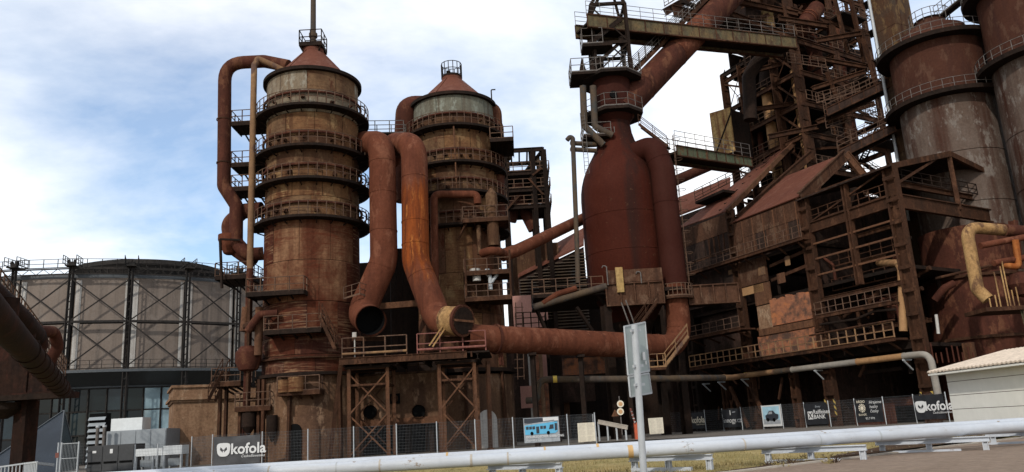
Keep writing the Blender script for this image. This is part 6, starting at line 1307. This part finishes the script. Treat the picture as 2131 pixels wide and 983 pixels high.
# ================================================================== open frame behind stove 2
FR = T('conveyor_frame', 'open steel frame tower with forked chutes behind the green topped stove', 'frame tower', V((2.5, 92, 0)))
xa, xb = A(1052, 400, 92).x, A(1136, 400, 92).x; ya, yb_ = 92, 97; ztp = A(1130, 312, 92).z; zbt = 10
for x in (xa, (xa+xb)/2+1.0, xb):
    for y in (ya, yb_): MB().ib(V((x, y, 0)), V((x, y, ztp if x != xa else ztp)), .55, .55, .1).build('post', 'steel_dark', FR)
for y_ in (312, 360, 395, 430):
    z = A(1100, y_, 92).z
    for y in (ya, yb_): MB().ib(V((xa, y, z)), V((xb, y, z)), .3, .5, .08).build('beam', 'steel_dark', FR)
    for x in (xa, xb): MB().ib(V((x, ya, z)), V((x, yb_, z)), .3, .5, .08).build('beam', 'steel_dark', FR)
    if y_ > 320: MB().frame(V((xa, ya+.3, z+.2)), V((xb-xa+.6, 0, 0)), V((0, 4.5, 0)), ZV*.1).build('floor_plate', 'steel_dark', FR); MB().rail([V((xa, ya, z+.3)), V((xb+.6, ya, z+.3)), V((xb+.6, yb_, z+.3))], 1.1, 1.1, .04).build('railing', 'rail', FR)
for k in range(5): x = xa+(xb-xa)*k/5; MB().bar(V((x, ya, ztp+.1)), V((x, yb_, ztp+.1)), .2, .25).build('roof_bar', 'steel_dark', FR)
MB().bar(V((xb, ya, ztp)), V((xa+1, yb_, ztp-3)), .3, .35).build('raking_beam', 'steel_dark', FR)
for p0, p1 in (((1078, 410), (1062, 460)), ((1085, 425), (1112, 478)), ((1078, 385), (1084, 428))): MB().tube([A(*p0, 94), A(*p1, 94)], .75, 16).build('chute', 'pipe_dark', FR, True)
for x, y in ((1055, 335), (1121, 345)): q = A(x, y, 93); MB().lathe((q.x, q.y), [(.3, q.z-1.2), (.3, q.z), (.6, q.z+.2), (.6, q.z+.5), (.2, q.z+.7), (.2, q.z+1.2)], 14).build('valve_head', 'pipe_grey', FR, True)
a, b = A(1062, 520, 93), A(1162, 520, 93)
MB().frame(V((a.x, 93, 0)), V((b.x-a.x, 0, 0)), V((0, 6, 0)), ZV*(A(1100, 508, 93).z)).build('base_block', 'stove_brown', FR)
for (x0, y0), (x1, y1) in (((1100, 372), (1130, 405)), ((1080, 408), (1052, 440)), ((1108, 365), (1128, 350))): MB().bar(A(x0, y0, 91.7), A(x1, y1, 91.7), .22).build('brace', 'steel', FR)
# ================================================================== gate area: ramp, signals, bollards
root = T('guard_rail', 'galvanised guard rail along the ramp behind the gate', 'guard rail', A(1270, 900, 66)); a, b = A(1245, 878, 64), A(1306, 890, 62); MB().ib(a, b, .1, .32, .06).build('beam', 'concrete', root)
for k in range(4): q = a.lerp(b, k/3.2); MB().bar(V((q.x, q.y+.1, 0)), q+V((0, .1, 0)), .12).build('post', 'galv', root)
root = T('round_signal', 'post with two round tan dial signs at the works gate', 'sign', V((A(1290, 890, 64).x, 64, 0))); q = A(1290, 841, 64); MB().bar(V((q.x, 64.1, 0)), V((q.x, 64.1, q.z+.6)), .08).build('post', 'rail_grey', root)
for y in (841, 857): q = A(1291, y, 63.9); MB().tube([q, q-V((0, .06, 0))], .27, 24).build('dial', 'paper', root); MB().tube([q-V((0, .065, 0)), q-V((0, .08, 0))], .16, 20).build('dial_face', 'tan_dial', root)
q = A(1280, 860, 64); MB().prism([q+V((-.3, 0, -.25)), q+V((.3, 0, -.25)), q+V((0, 0, .3))], V((0, .05, 0))).build('triangle_plate', 'steel_light', root)
root = T('gate_boom', 'orange red striped barrier post beside the paper notice board', 'barrier', V((A(1326, 900, 63).x, 63, 0))); p = A(1326, 900, 63); MB().box(V((p.x, 63, .65)), (.4, .4, 1.3)).build('housing', 'orange_red', root); MB().bar(V((p.x-.1, 62.8, 1.2)), A(1312, 850, 63), .1).build('arm', 'red_paint', root)
for k in range(9): q0_ = V((p.x-.1, 62.75, 1.2)).lerp(A(1312, 850, 62.95), k/9); MB().bar(q0_, q0_.lerp(A(1312, 850, 62.95), .5/9), .11).build('stripe', 'print_white', root) if k % 2 else None
root = T('dry_shrub', 'small dry twiggy shrub on the grass under the white pipe', 'shrub', G(1032, 978, -.35)); b = G(1032, 978, -.35); f = MB()
for k in range(60): d_ = V((rnd(-1, 1), rnd(-.6, .6), rnd(.5, 1.4))).normalized()*rnd(.15, .5); q = b+V((rnd(-.3, .3), rnd(-.2, .2), 0)); f.bar(q, q+d_, .012); f.bar(q+d_*.6, q+d_*.6+V((rnd(-.2, .2), rnd(-.1, .1), rnd(0, .15))), .01)
f.build('twigs', 'soil', root)
for k in range(9):
    x, y = rnd(1600, 1760), rnd(962, 982); b = G(x, y, -.4); root = T('dry_weed', 'tuft of dry brown weeds in the soil strip along the kerb', 'weed', b, 'dry weeds along the kerb'); f = MB()
    for j in range(26): d_ = V((rnd(-1, 1), rnd(-1, 1), rnd(.4, 1.2))).normalized()*rnd(.1, .38); f.bar(b, b+d_, .012); f.bar(b+d_*.7, b+d_*.7+V((rnd(-.1, .1), rnd(-.1, .1), rnd(0, .08))), .014)
    f.build('stalks', random.choice(['soil', 'lawn']), root)
